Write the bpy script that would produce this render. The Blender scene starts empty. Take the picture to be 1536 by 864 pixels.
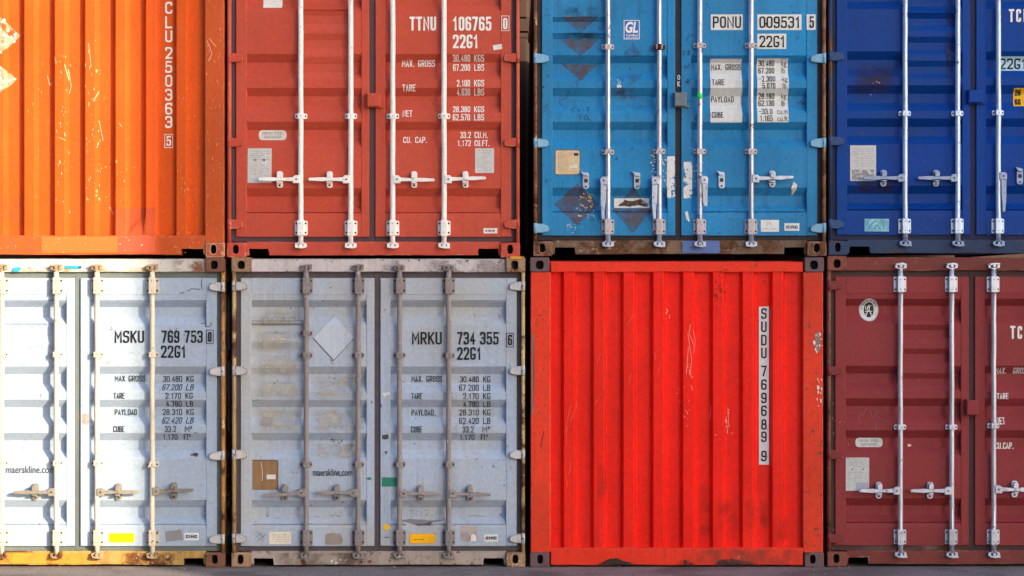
import bpy, bmesh, math, random
from mathutils import Vector, noise
random.seed(7)
R_ = math.radians
sc = bpy.context.scene
COL = sc.collection

# ------------------------------------------------------------------ measures
S = 0.0055                       # metres per photo pixel on the front plane of the stack
def X(px): return (px - 768.0) * S
def Z(py): return (851.0 - py) * S

# ------------------------------------------------------------------ camera
D = 18.0
cam_d = bpy.data.cameras.new("camera"); cam = bpy.data.objects.new("camera", cam_d); COL.objects.link(cam)
cam.location = (0.0, -D, Z(432)); cam.rotation_euler = (R_(90), 0, 0)
cam_d.sensor_width = 36.0; cam_d.lens = 36.0 * D / (1536 * S)
cam_d.clip_start = 0.1; cam_d.clip_end = 2000
sc.camera = cam

# ------------------------------------------------------------------ world and sun
SUN_EL, SUN_AZ = 17.0, 47.0      # elevation; degrees to the right of the wall's normal
world = bpy.data.worlds.new("World"); sc.world = world; world.use_nodes = True
wn = world.node_tree.nodes; wl = world.node_tree.links
for n in list(wn): wn.remove(n)
sky = wn.new("ShaderNodeTexSky"); sky.sky_type = 'NISHITA'; sky.sun_disc = False
sky.sun_elevation = R_(SUN_EL); sky.sun_rotation = R_(180 - SUN_AZ)
sky.air_density = 1.0; sky.dust_density = 1.5; sky.ozone_density = 1.0
bg = wn.new("ShaderNodeBackground"); bg.inputs[1].default_value = 0.15
wo = wn.new("ShaderNodeOutputWorld")
wb = wn.new("ShaderNodeMixRGB"); wb.blend_type = 'MULTIPLY'; wb.inputs[0].default_value = 1.0; wb.inputs[2].default_value = (1.0, 0.985, 0.97, 1)
wl.new(sky.outputs[0], wb.inputs[1]); wl.new(wb.outputs[0], bg.inputs[0]); wl.new(bg.outputs[0], wo.inputs[0])
sun_d = bpy.data.lights.new("sun", 'SUN'); sun = bpy.data.objects.new("sun", sun_d); COL.objects.link(sun)
sun_d.energy = 3.5; sun_d.angle = R_(0.4); sun_d.color = (1.0, 0.79, 0.50)
to_sun = Vector((math.sin(R_(SUN_AZ)) * math.cos(R_(SUN_EL)), -math.cos(R_(SUN_AZ)) * math.cos(R_(SUN_EL)), math.sin(R_(SUN_EL))))
sun.rotation_euler = to_sun.to_track_quat('Z', 'Y').to_euler()
sun.location = to_sun * 60
sc.view_settings.view_transform = 'Standard'; sc.view_settings.look = 'None'
sc.view_settings.gamma = 1.0; sc.view_settings.exposure = 1.42

# ------------------------------------------------------------------ materials
def lin(r, g, b, a=None):
    f = lambda c: (c / 255 / 12.92) if c / 255 <= 0.04045 else ((c / 255 + 0.055) / 1.055) ** 2.4
    return (f(r), f(g), f(b), 1.0)
RUST = (0.16, 0.060, 0.026, 1); RUST_D = (0.055, 0.030, 0.020, 1); GRIME = (0.06, 0.05, 0.045, 1)
class NT:
    def __init__(s, name):
        s.m = bpy.data.materials.new(name); s.m.use_nodes = True
        s.t = s.m.node_tree; s.n = s.t.nodes; s.l = s.t.links
        s.bsdf = s.n["Principled BSDF"]; s.out = s.n["Material Output"]
        s.tc = s.n.new("ShaderNodeTexCoord")
    def link(s, a, b): s.l.new(a, b)
    def vec(s, scale=(1, 1, 1), loc=(0, 0, 0), src=None):
        mp = s.n.new("ShaderNodeMapping"); mp.inputs["Scale"].default_value = scale; mp.inputs["Location"].default_value = loc
        s.link(src or s.tc.outputs["Object"], mp.inputs["Vector"]); return mp.outputs[0]
    def noise(s, vec, scale, detail=4, rough=0.55, dist=0.0):
        n = s.n.new("ShaderNodeTexNoise"); n.inputs["Scale"].default_value = scale; n.inputs["Detail"].default_value = detail
        n.inputs["Roughness"].default_value = rough; n.inputs["Distortion"].default_value = dist
        s.link(vec, n.inputs["Vector"]); return n.outputs["Fac"]
    def rng(s, v, a, b, c=0.0, d=1.0):
        n = s.n.new("ShaderNodeMapRange"); n.inputs[1].default_value = a; n.inputs[2].default_value = b
        n.inputs[3].default_value = c; n.inputs[4].default_value = d
        s.link(v, n.inputs[0]); return n.outputs[0]
    def math(s, op, a, b=None):
        n = s.n.new("ShaderNodeMath"); n.operation = op
        for i, v in enumerate((a, b)):
            if v is None: continue
            if isinstance(v, (int, float)): n.inputs[i].default_value = v
            else: s.link(v, n.inputs[i])
        return n.outputs[0]
    def mix(s, fac, a, b, mode='MIX'):
        n = s.n.new("ShaderNodeMixRGB"); n.blend_type = mode
        for i, v in enumerate((fac, a, b)):
            if isinstance(v, (int, float)): n.inputs[i].default_value = v
            elif isinstance(v, tuple): n.inputs[i].default_value = v
            else: s.link(v, n.inputs[i])
        return n.outputs[0]

_seed = [0]
def paint(name, col, var=0.14, streak=0.25, dirt=GRIME, chips=0.0, chipcol=RUST, edge=0.0, edgecol=RUST,
          rough=0.5, dent=0.12, fade=None, fade_amt=0.3, rust=0.0, spec=0.18, metal=0.0):
    """Weathered paint: uneven fading, dirt runs, chipped spots, worn edges, shallow dents."""
    _seed[0] += 1; sd = _seed[0] * 3.71
    t = NT(name)
    v = t.vec(loc=(sd, sd * 0.7, sd * 1.3))
    a = t.noise(v, 1.1, 5)
    c = t.mix(1.0, col, (1, 1, 1, 1), 'MULTIPLY')
    val = t.rng(a, 0.3, 0.7, 1 - var, 1 + var)
    n = t.n.new("ShaderNodeVectorMath"); n.operation = 'SCALE'; t.link(c, n.inputs[0]); t.link(val, n.inputs["Scale"]); c = n.outputs[0]
    if fade:
        f = t.rng(t.noise(v, 0.8, 7, 0.62, 0.5), 0.42, 0.68)
        c = t.mix(t.math('MULTIPLY', f, fade_amt), c, fade)
    # fine mottling
    fm = t.rng(t.noise(v, 34, 3), 0.35, 0.65, 0.94, 1.06)
    n = t.n.new("ShaderNodeVectorMath"); n.operation = 'SCALE'; t.link(c, n.inputs[0]); t.link(fm, n.inputs["Scale"]); c = n.outputs[0]
    if streak > 0:
        sv = t.vec(scale=(11, 11, 0.55), loc=(sd, 0, sd))
        s1 = t.rng(t.noise(sv, 1.6, 6, 0.6), 0.48, 0.78)
        gate = t.rng(t.noise(v, 1.7, 3), 0.35, 0.65)
        c = t.mix(t.math('MULTIPLY', t.math('MULTIPLY', s1, gate), streak * 1.6), c, dirt)
    if rust > 0:
        r1 = t.noise(v, 5.0, 10, 0.66, 0.3)
        r2 = t.noise(t.vec(scale=(1, 1, 0.35), loc=(sd, 2, 5)), 2.4, 4)
        mk = t.rng(t.math('ADD', r1, t.math('MULTIPLY', t.math('SUBTRACT', r2, 0.5), 0.7)), 0.62 - rust * 0.3, 0.68 - rust * 0.24)
        rc = t.mix(t.rng(t.noise(v, 22, 6), 0.35, 0.65), RUST, RUST_D)
        c = t.mix(mk, c, rc)
    if chips > 0:
        m1 = t.rng(t.noise(v, 21, 9, 0.68), 0.66 - chips * 0.1, 0.69 - chips * 0.1)
        m2 = t.rng(t.noise(v, 2.6, 3), 0.42, 0.58)
        c = t.mix(t.math('MULTIPLY', m1, m2), c, chipcol)
    if edge > 0:
        bv = t.n.new("ShaderNodeBevel"); bv.samples = 4; bv.inputs["Radius"].default_value = 0.012
        ge = t.n.new("ShaderNodeNewGeometry")
        dt = t.n.new("ShaderNodeVectorMath"); dt.operation = 'DOT_PRODUCT'
        t.link(bv.outputs[0], dt.inputs[0]); t.link(ge.outputs["Normal"], dt.inputs[1])
        em = t.math('SUBTRACT', 1.0, dt.outputs["Value"])
        nz = t.rng(t.noise(v, 9, 8, 0.7), 0.60 - edge * 0.25, 0.66 - edge * 0.25)
        c = t.mix(t.math('MULTIPLY', t.rng(em, 0.01, 0.07), nz), c, edgecol)
    t.link(c, t.bsdf.inputs["Base Color"])
    rr = t.rng(a, 0.3, 0.7, rough - 0.06, rough + 0.12); t.link(rr, t.bsdf.inputs["Roughness"])
    t.bsdf.inputs["Specular IOR Level"].default_value = spec; t.bsdf.inputs["Metallic"].default_value = metal
    h = t.math('ADD', t.math('MULTIPLY', t.noise(v, 3.4, 3), dent), t.math('MULTIPLY', t.noise(v, 70, 2), 0.012))
    bp = t.n.new("ShaderNodeBump"); bp.inputs["Strength"].default_value = 0.5; bp.inputs["Distance"].default_value = 0.02
    t.link(h, bp.inputs["Height"]); t.link(bp.outputs[0], t.bsdf.inputs["Normal"])
    return t.m
def plain(name, col, rough=0.55, var=0.08, scale=20.0, spec=0.3, metal=0.0):
    _seed[0] += 1; t = NT(name); v = t.vec(loc=(_seed[0], 0, 0))
    val = t.rng(t.noise(v, scale, 4), 0.3, 0.7, 1 - var, 1 + var)
    n = t.n.new("ShaderNodeVectorMath"); n.operation = 'SCALE'; n.inputs[0].default_value = col[:3]; t.link(val, n.inputs["Scale"])
    t.link(n.outputs[0], t.bsdf.inputs["Base Color"]); t.bsdf.inputs["Roughness"].default_value = rough
    t.bsdf.inputs["Specular IOR Level"].default_value = spec; t.bsdf.inputs["Metallic"].default_value = metal
    return t.m
def stain(name, col, scale=9.0, lo=0.40, hi=0.62, amax=0.9, soft=0.0, col2=None, rough=0.7):
    """A thin see-through residue: patchy cover by noise, soft rim by UV when asked."""
    _seed[0] += 1; t = NT(name); v = t.vec(loc=(_seed[0] * 2.3, 0, 0))
    al = t.rng(t.noise(v, scale, 8, 0.65, 0.2), lo, hi, 0.0, amax)
    if soft > 0:
        sx = t.n.new("ShaderNodeSeparateXYZ"); t.link(t.tc.outputs["UV"], sx.inputs[0])
        for k in (0, 1):
            e = t.math('MINIMUM', sx.outputs[k], t.math('SUBTRACT', 1.0, sx.outputs[k]))
            al = t.math('MULTIPLY', al, t.rng(e, 0.0, soft))
    c = col
    if col2: c = t.mix(t.rng(t.noise(v, 14, 5), 0.4, 0.6), col, col2)
    if isinstance(c, tuple): t.bsdf.inputs["Base Color"].default_value = c
    else: t.link(c, t.bsdf.inputs["Base Color"])
    t.bsdf.inputs["Roughness"].default_value = rough; t.bsdf.inputs["Specular IOR Level"].default_value = 0.2
    t.link(al, t.bsdf.inputs["Alpha"])
    return t.m

M = {}
M['cavity'] = plain('dark_cavity', (0.006, 0.006, 0.007, 1), 0.9)  # near-black colour stands in for the shade inside the casting holes
M['rubber'] = plain('door_rubber', lin(82, 76, 84), 0.75, 0.15, 12)
M['rubber_dark'] = plain('door_rubber_dark', lin(48, 44, 50), 0.75, 0.2, 12)
M['bolt'] = plain('bolt_dark', (0.03, 0.028, 0.03, 1), 0.5)
M['white'] = plain('white_lettering', (0.80, 0.80, 0.80, 1), 0.5, 0.06)
M['black'] = plain('black_lettering', (0.012, 0.012, 0.016, 1), 0.5, 0.05)
M['vinyl'] = paint('white_vinyl', (0.68, 0.70, 0.72, 1), var=0.05, streak=0.10, dent=0.05, rough=0.4)
M['plate'] = paint('aluminium_plate', (0.58, 0.60, 0.63, 1), var=0.08, streak=0.12, dent=0.05, rough=0.45)
M['plate_warm'] = paint('warm_plate', lin(214, 190, 156), var=0.10, streak=0.3, chips=0.4, dent=0.05)
M['plate_brown'] = paint('brown_plate', lin(150, 118, 86), var=0.12, streak=0.35, chips=0.6, chipcol=RUST_D, dent=0.05)
M['print'] = plain('small_print', (0.30, 0.30, 0.33, 1), 0.6)
M['yellow'] = plain('yellow_label', lin(240, 186, 22), 0.5, 0.05)
M['ltblue'] = stain('pale_blue_sticker', lin(150, 205, 222), 16, 0.1, 0.4, 1.0, col2=lin(110, 165, 190))
M['green_tape'] = plain('green_tape', lin(38, 130, 112), 0.5)
M['residue'] = stain('placard_residue_stain', lin(100, 94, 112), 13, 0.25, 0.55, 0.66, col2=lin(104, 84, 84))
M['residue_faint'] = stain('faint_residue_stain', lin(70, 100, 140), 9, 0.42, 0.66, 0.55)
M['glue'] = stain('grey_glue_patch', lin(140, 134, 136), 10, 0.30, 0.46, 0.9, col2=lin(120, 112, 110))
M['cream_dirt'] = stain('cream_dirt_stain', lin(186, 183, 174), 5.0, 0.30, 0.62, 0.75, soft=0.22)
M['soot'] = stain('dark_scuff_stain', (0.03, 0.027, 0.027, 1), 11, 0.40, 0.66, 0.75, soft=0.3)
M['rust_stain'] = stain('rust_stain', (0.11, 0.05, 0.03, 1), 10, 0.40, 0.64, 0.85, soft=0.3)
M['flake'] = plain('bare_white_flake', (0.72, 0.70, 0.68, 1), 0.6, 0.15)
M['ink'] = plain('marker_ink', (0.02, 0.03, 0.06, 1), 0.6)
M['chalk'] = plain('chalk_mark', (0.30, 0.16, 0.16, 1), 0.8)

# ------------------------------------------------------------------ mesh helpers
def link_mesh(name, bm, mats, parent, origin, smooth=False, label=None):
    me = bpy.data.meshes.new(name)
    bmesh.ops.translate(bm, vec=-Vector(origin), verts=bm.verts)
    bm.to_mesh(me); bm.free()
    for m in (mats if isinstance(mats, (list, tuple)) else [mats]): me.materials.append(m)
    if smooth:
        for p in me.polygons: p.use_smooth = True
    o = bpy.data.objects.new(name, me); COL.objects.link(o)
    if parent: o.parent = parent
    else: o.location = origin
    if label: o['label'] = label
    return o
def box(bm, x0, x1, y0, y1, z0, z1, bev=0.0, mi=0):
    if x0 > x1: x0, x1 = x1, x0
    if z0 > z1: z0, z1 = z1, z0
    vs = [bm.verts.new((x, y, z)) for x in (x0, x1) for y in (y0, y1) for z in (z0, z1)]
    fs = []
    for q in ((0, 1, 3, 2), (4, 6, 7, 5), (0, 4, 5, 1), (2, 3, 7, 6), (0, 2, 6, 4), (1, 5, 7, 3)):
        f = bm.faces.new([vs[i] for i in q]); f.material_index = mi; fs.append(f)
    if bev > 0:
        es = list({e for f in fs for e in f.edges})
        bmesh.ops.bevel(bm, geom=es, offset=bev, segments=2, affect='EDGES', profile=0.5)
    return vs
def prism(bm, pts, y0, y1, bev=0.0, mi=0):
    """Outline in (x, z), front face at y0, back at y1; chamfered front rim when bev > 0."""
    a = sum(pts[i][0] * pts[(i + 1) % len(pts)][1] - pts[(i + 1) % len(pts)][0] * pts[i][1] for i in range(len(pts)))
    if a < 0: pts = pts[::-1]
    n = len(pts)
    fr = [bm.verts.new((x, y0, z)) for x, z in pts]; bk = [bm.verts.new((x, y1, z)) for x, z in pts]
    f0 = bm.faces.new(fr); f0.material_index = mi
    bm.faces.new(bk[::-1]).material_index = mi
    for i in range(n):
        j = (i + 1) % n
        bm.faces.new((fr[j], fr[i], bk[i], bk[j])).material_index = mi
    if bev > 0: bmesh.ops.bevel(bm, geom=list(f0.edges), offset=bev, segments=2, affect='EDGES', profile=0.5)
def cyl(bm, p0, p1, r, n=14, mi=0, r1=None, cap=True):
    p0, p1 = Vector(p0), Vector(p1); r1 = r if r1 is None else r1
    d = (p1 - p0).normalized(); u = d.orthogonal().normalized(); w = d.cross(u)
    A, B = [], []
    for i in range(n):
        an = 2 * math.pi * i / n; o = u * math.cos(an) + w * math.sin(an)
        A.append(bm.verts.new(p0 + o * r)); B.append(bm.verts.new(p1 + o * r1))
    for i in range(n):
        j = (i + 1) % n
        f = bm.faces.new((A[i], A[j], B[j], B[i])); f.smooth = True; f.material_index = mi
    if cap:
        bm.faces.new(A[::-1]).material_index = mi; bm.faces.new(B).material_index = mi
def fillet(pts, r, closed=False, seg=4):
    """Round the corners of a polyline; a point may carry its own radius as third value."""
    n = len(pts); out = []
    for i, p in enumerate(pts):
        rr = p[2] if len(p) > 2 else r
        P = Vector(p[:2])
        if (not closed and i in (0, n - 1)) or rr <= 1e-6: out.append(tuple(P)); continue
        A = Vector(pts[i - 1][:2]); B = Vector(pts[(i + 1) % n][:2])
        da, db = A - P, B - P
        la, lb = da.length, db.length
        if la < 1e-9 or lb < 1e-9: out.append(tuple(P)); continue
        ang = da.angle(db)
        if ang > 3.1: out.append(tuple(P)); continue
        tl = min(rr / math.tan(ang / 2), la * 0.499, lb * 0.499)
        a, b = P + da / la * tl, P + db / lb * tl
        for k in range(seg + 1):
            t = k / seg; q = a * (1 - t) ** 2 + P * (2 * t * (1 - t)) + b * t * t
            # pull the quadratic slightly outward so it reads as an arc
            q = q + (P - q) * 0.08 * math.sin(math.pi * t)
            out.append(tuple(q))
    return out

# ------------------------------------------------------------------ stroke lettering
W1 = 1.0
GL = {
 '0': [([(0,0),(1,0),(1,1),(0,1)],1)], 'O': [([(0,0),(1,0),(1,1),(0,1)],1)],
 '1': [([(.1,.78,0),(.62,1,0),(.62,0)],0)],
 '2': [([(0,.80),(0,1),(1,1),(1,.60,.5),(0,0,.01),(1,0)],0)],
 '3': [([(0,.83),(0,1),(1,1),(1,.52),(.40,.52)],0), ([(.40,.52),(1,.52),(1,0),(0,0),(0,.17)],0)],
 '4': [([(.72,0),(.72,1,0),(0,.28,0),(1,.28)],0)],
 '5': [([(.92,1),(.08,1,0),(.03,.50,0),(.10,.60,.2),(1,.60),(1,0),(0,0),(0,.16)],0)],
 '6': [([(1,.86),(1,1),(0,1),(0,0),(1,0),(1,.56),(0,.56)],0)],
 '7': [([(0,1),(1,1,0),(.36,0)],0)],
 '8': [([(.06,.53),(.94,.53),(.94,1),(.06,1)],1), ([(0,0),(1,0),(1,.53),(0,.53)],1)],
 '9': [([(0,.14),(0,0),(1,0),(1,1),(0,1),(0,.44),(1,.44)],0)],
 'A': [([(0,0),(.5,1,0),(1,0)],0), ([(.17,.28),(.83,.28)],0)],
 'B': [([(0,0),(0,1,0),(.92,1),(.92,.53),(0,.53)],0), ([(0,.53),(1,.53),(1,0),(0,0)],0)],
 'C': [([(1,.80),(1,1),(0,1),(0,0),(1,0),(1,.20)],0)],
 'D': [([(0,0,0),(0,1,0),(1,1),(1,0)],1)],
 'E': [([(1,1),(0,1,0),(0,0,0),(1,0)],0), ([(0,.52),(.85,.52)],0)],
 'F': [([(1,1),(0,1,0),(0,0)],0), ([(0,.52),(.85,.52)],0)],
 'G': [([(1,.84),(1,1),(0,1),(0,0),(1,0),(1,.40,0),(.62,.40)],0)],
 'I': [([(.5,0),(.5,1)],0)],
 'K': [([(0,0),(0,1)],0), ([(1,1),(0,.38)],0), ([(.32,.58),(1,0)],0)],
 'L': [([(0,1),(0,0,0),(1,0)],0)],
 'M': [([(0,0),(0,1,0),(.5,.38,0),(1,1,0),(1,0)],0)],
 'N': [([(0,0),(0,1,0),(1,0,0),(1,1)],0)],
 'P': [([(0,0),(0,1,0),(1,1),(1,.46),(0,.46)],0)],
 'Q': [([(0,0),(1,0),(1,1),(0,1)],1), ([(.55,.3),(1.05,-.08)],0)],
 'R': [([(0,0),(0,1,0),(1,1),(1,.47),(0,.47)],0), ([(.5,.47),(1,0)],0)],
 'S': [([(1,.85),(1,1),(0,1),(0,.53),(1,.53),(1,0),(0,0),(0,.15)],0)],
 'T': [([(0,1),(1,1)],0), ([(.5,1),(.5,0)],0)],
 'U': [([(0,1),(0,0),(1,0),(1,1)],0)],
 'X': [([(0,0),(1,1)],0), ([(0,1),(1,0)],0)],
 'Y': [([(0,1),(.5,.45,0),(.5,0)],0), ([(1,1),(.5,.45)],0)],
 '-': [([(.15,.48),(.85,.48)],0)],
 '.': [([(.5,0),(.5,.05)],0)],
 '/': [([(0,0),(1,1)],0)],
}
WID = {'N': 1.15, '1': .75, 'I': .35, '.': .22, ' ': .8, 'M': 1.25, 'T': 1.0, '-': .9}
def stroke(bm, pts, w, closed, y, cap=0.0):
    pts = [tuple(p) for p in pts]
    if cap and not closed:
        a, b = Vector(pts[0]), Vector(pts[1]); pts[0] = tuple(a + (a - b).normalized() * cap)
        a, b = Vector(pts[-1]), Vector(pts[-2]); pts[-1] = tuple(a + (a - b).normalized() * cap)
    n = len(pts); L, Rr = [], []
    for i in range(n):
        P = Vector(pts[i])
        a = Vector(pts[i - 1]) if (closed or i > 0) else None
        b = Vector(pts[(i + 1) % n]) if (closed or i < n - 1) else None
        d1 = (P - a).normalized() if a is not None and (P - a).length > 1e-9 else None
        d2 = (b - P).normalized() if b is not None and (b - P).length > 1e-9 else None
        if d1 is None: d1 = d2
        if d2 is None: d2 = d1
        n1 = Vector((-d1.y, d1.x)); n2 = Vector((-d2.y, d2.x))
        m = n1 + n2
        if m.length < 1e-6: m = n1
        m.normalize(); k = min(1.0 / max(m.dot(n1), 0.3), 1.9)
        yy = y - 4e-5 * i
        L.append(bm.verts.new((P.x + m.x * w * k, yy, P.y + m.y * w * k)))
        Rr.append(bm.verts.new((P.x - m.x * w * k, yy, P.y - m.y * w * k)))
    for i in range(n if closed else n - 1):
        j = (i + 1) % n
        try: bm.faces.new((L[i], Rr[i], Rr[j], L[j]))
        except ValueError: pass
def letters(bm, txt, x0, x1, z0, z1, wt=0.13, slant=0.0, gap=0.42):
    """Fit a line of stroke letters into a box given in metres (z0 base, z1 top)."""
    h = (z1 - z0); w = h * wt / 2; gap = gap * 0.62
    units = sum(WID.get(c, 1.0) for c in txt) + gap * (len(txt) - 1)
    u = (x1 - x0 - 2 * w * len(txt)) / units
    if u < 0.9 * w: w *= 0.75; u = (x1 - x0 - 2 * w * len(txt)) / units
    x = x0 + w
    for ci, c in enumerate(txt):
        cw = WID.get(c, 1.0) * u
        if c in GL:
            for si, (pl, closed) in enumerate(GL[c]):
                sx, sz = cw, h - 2 * w
                if c == '.': pts = [(x + cw * .5, z0), (x + cw * .5, z0 + w * 2.2)]
                else:
                    q = []
                    for p in pl:
                        t = (x + p[0] * sx, z0 + w + p[1] * sz)
                        q.append(t if len(p) < 3 else t + (p[2] * sx,))
                    pts = fillet(q, 0.48 * min(sx, sz), bool(closed), 5)
                if slant: pts = [(px + (pz - z0) * slant, pz) for px, pz in pts]
                stroke(bm, pts, w, bool(closed), -0.0003 * si, 0.0 if c == '.' else w)
        x += cw + gap * u + 2 * w
def font_text(bm, txt, x0, x1, z0, z1, weight=0.0, shear=0.0):
    """Built-in typeface, squeezed into a box (lower-case lettering)."""
    cu = bpy.data.curves.new("lettering", 'FONT'); cu.body = txt; cu.size = 1.0; cu.offset = weight; cu.shear = shear; cu.resolution_u = 3
    ob = bpy.data.objects.new("lettering", cu); COL.objects.link(ob)
    dg = bpy.context.evaluated_depsgraph_get(); dg.update()
    me = bpy.data.meshes.new_from_object(ob.evaluated_get(dg))
    bpy.data.objects.remove(ob); bpy.data.curves.remove(cu)
    xs = [v.co.x for v in me.vertices]; ys = [v.co.y for v in me.vertices]
    ax, bx, ay, by = min(xs), max(xs), min(ys), max(ys)
    vs = [bm.verts.new((x0 + (v.co.x - ax) / (bx - ax) * (x1 - x0), 0, z0 + (v.co.y - ay) / (by - ay) * (z1 - z0))) for v in me.vertices]
    for p in me.polygons:
        try: bm.faces.new([vs[i] for i in p.vertices])
        except ValueError: pass
    bpy.data.meshes.remove(me)

# ------------------------------------------------------------------ surfaces that decals follow
class Surf:
    """y over (x, z): bays of horizontal or vertical ribs, else a flat level."""
    def __init__(s, flat): s.flat = flat; s.bays = []; s.rims = set()
    def add(s, x0, x1, z0, z1, prof, axis): s.bays.append((x0, x1, z0, z1, prof, axis))
    def y(s, x, z):
        for x0, x1, z0, z1, prof, axis in s.bays:
            if x0 - 1e-6 <= x <= x1 + 1e-6 and z0 <= z <= z1:
                if x - x0 < 1e-5 and x0 in s.rims or x1 - x < 1e-5 and x1 in s.rims: return s.flat
                t = z if axis == 'z' else x
                if t <= prof[0][0]: return prof[0][1]
                for (a, ya), (b, yb) in zip(prof, prof[1:]):
                    if a <= t <= b: return ya + (yb - ya) * ((t - a) / (b - a) if b > a else 0)
                return prof[-1][1]
        return s.flat
    def breaks(s):
        xs, zs = set(), set()
        for x0, x1, z0, z1, prof, axis in s.bays:
            xs |= {x0, x1}
            (zs if axis == 'z' else xs).update(p[0] for p in prof)
        return xs, zs
def conform(bm, surf, eps):
    xs, zs = surf.breaks()
    if not bm.verts: return
    mnx = min(v.co.x for v in bm.verts); mxx = max(v.co.x for v in bm.verts)
    mnz = min(v.co.z for v in bm.verts); mxz = max(v.co.z for v in bm.verts)
    for vals, lo, hi, no, ax in ((xs, mnx, mxx, (1, 0, 0), 0), (zs, mnz, mxz, (0, 0, 1), 2)):
        for t in sorted(vals):
            if lo < t < hi:
                co = [0, 0, 0]; co[ax] = t
                bmesh.ops.bisect_plane(bm, geom=bm.verts[:] + bm.edges[:] + bm.faces[:], plane_co=co, plane_no=no, dist=1e-6)
    for v in bm.verts:
        v.co.y = surf.y(v.co.x, v.co.z) - eps + v.co.y
    bmesh.ops.recalc_face_normals(bm, faces=bm.faces)
    for f in bm.faces:
        if f.normal.y > 0: f.normal_flip()

SURFACE_MARKS = set("scratches paint_chips bare_spot rust_stain grime_stain dirt_stain scuff black_scuff rust_edge chalk_scrawl marker_scrawl faded_patch placard_residue placard_scraps post_scratches rail_scratches grey_scuff repainted_patch bare_patch long_scrape scrape_core dust_line scraped_patch scraped_edge bare_header turquoise_daub blue_paint_patch blue_mark torn_spot chalk_lettering peeling_sticker torn_placard".split())
PRINT_HOSTS = set("data_plate class_emblem small_label white_sticker orange_label pale_sticker diamond_placard torn_label steel_badge".split())
PRINT_MARKS = set("printed_lines plate_mark plate_scuff emblem_field emblem_ring emblem_line emblem_print emblem_figure label_print sticker_scrawl sticker_print torn_label_core".split())
HOSTS = set("corner_post header_rail sill_rail top_rail bottom_rail door_gasket".split())
def join_marks(host, bm, mat, origin):
    """Marks that are only surface pattern become faces of the part they lie on."""
    me = host.data; me.materials.append(mat); mi = len(me.materials) - 1
    b2 = bmesh.new(); b2.from_mesh(me); uv2 = b2.loops.layers.uv.get("UVMap") or b2.loops.layers.uv.new("UVMap")
    uv1 = bm.loops.layers.uv.get("UVMap"); mp = {v: b2.verts.new(v.co - Vector(origin)) for v in bm.verts}
    for f in bm.faces:
        try: g = b2.faces.new([mp[v] for v in f.verts])
        except ValueError: continue
        g.material_index = mi
        if uv1:
            for la, lb in zip(f.loops, g.loops): lb[uv2].uv = la[uv1].uv
    b2.to_mesh(me); b2.free(); bm.free(); return host
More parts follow.
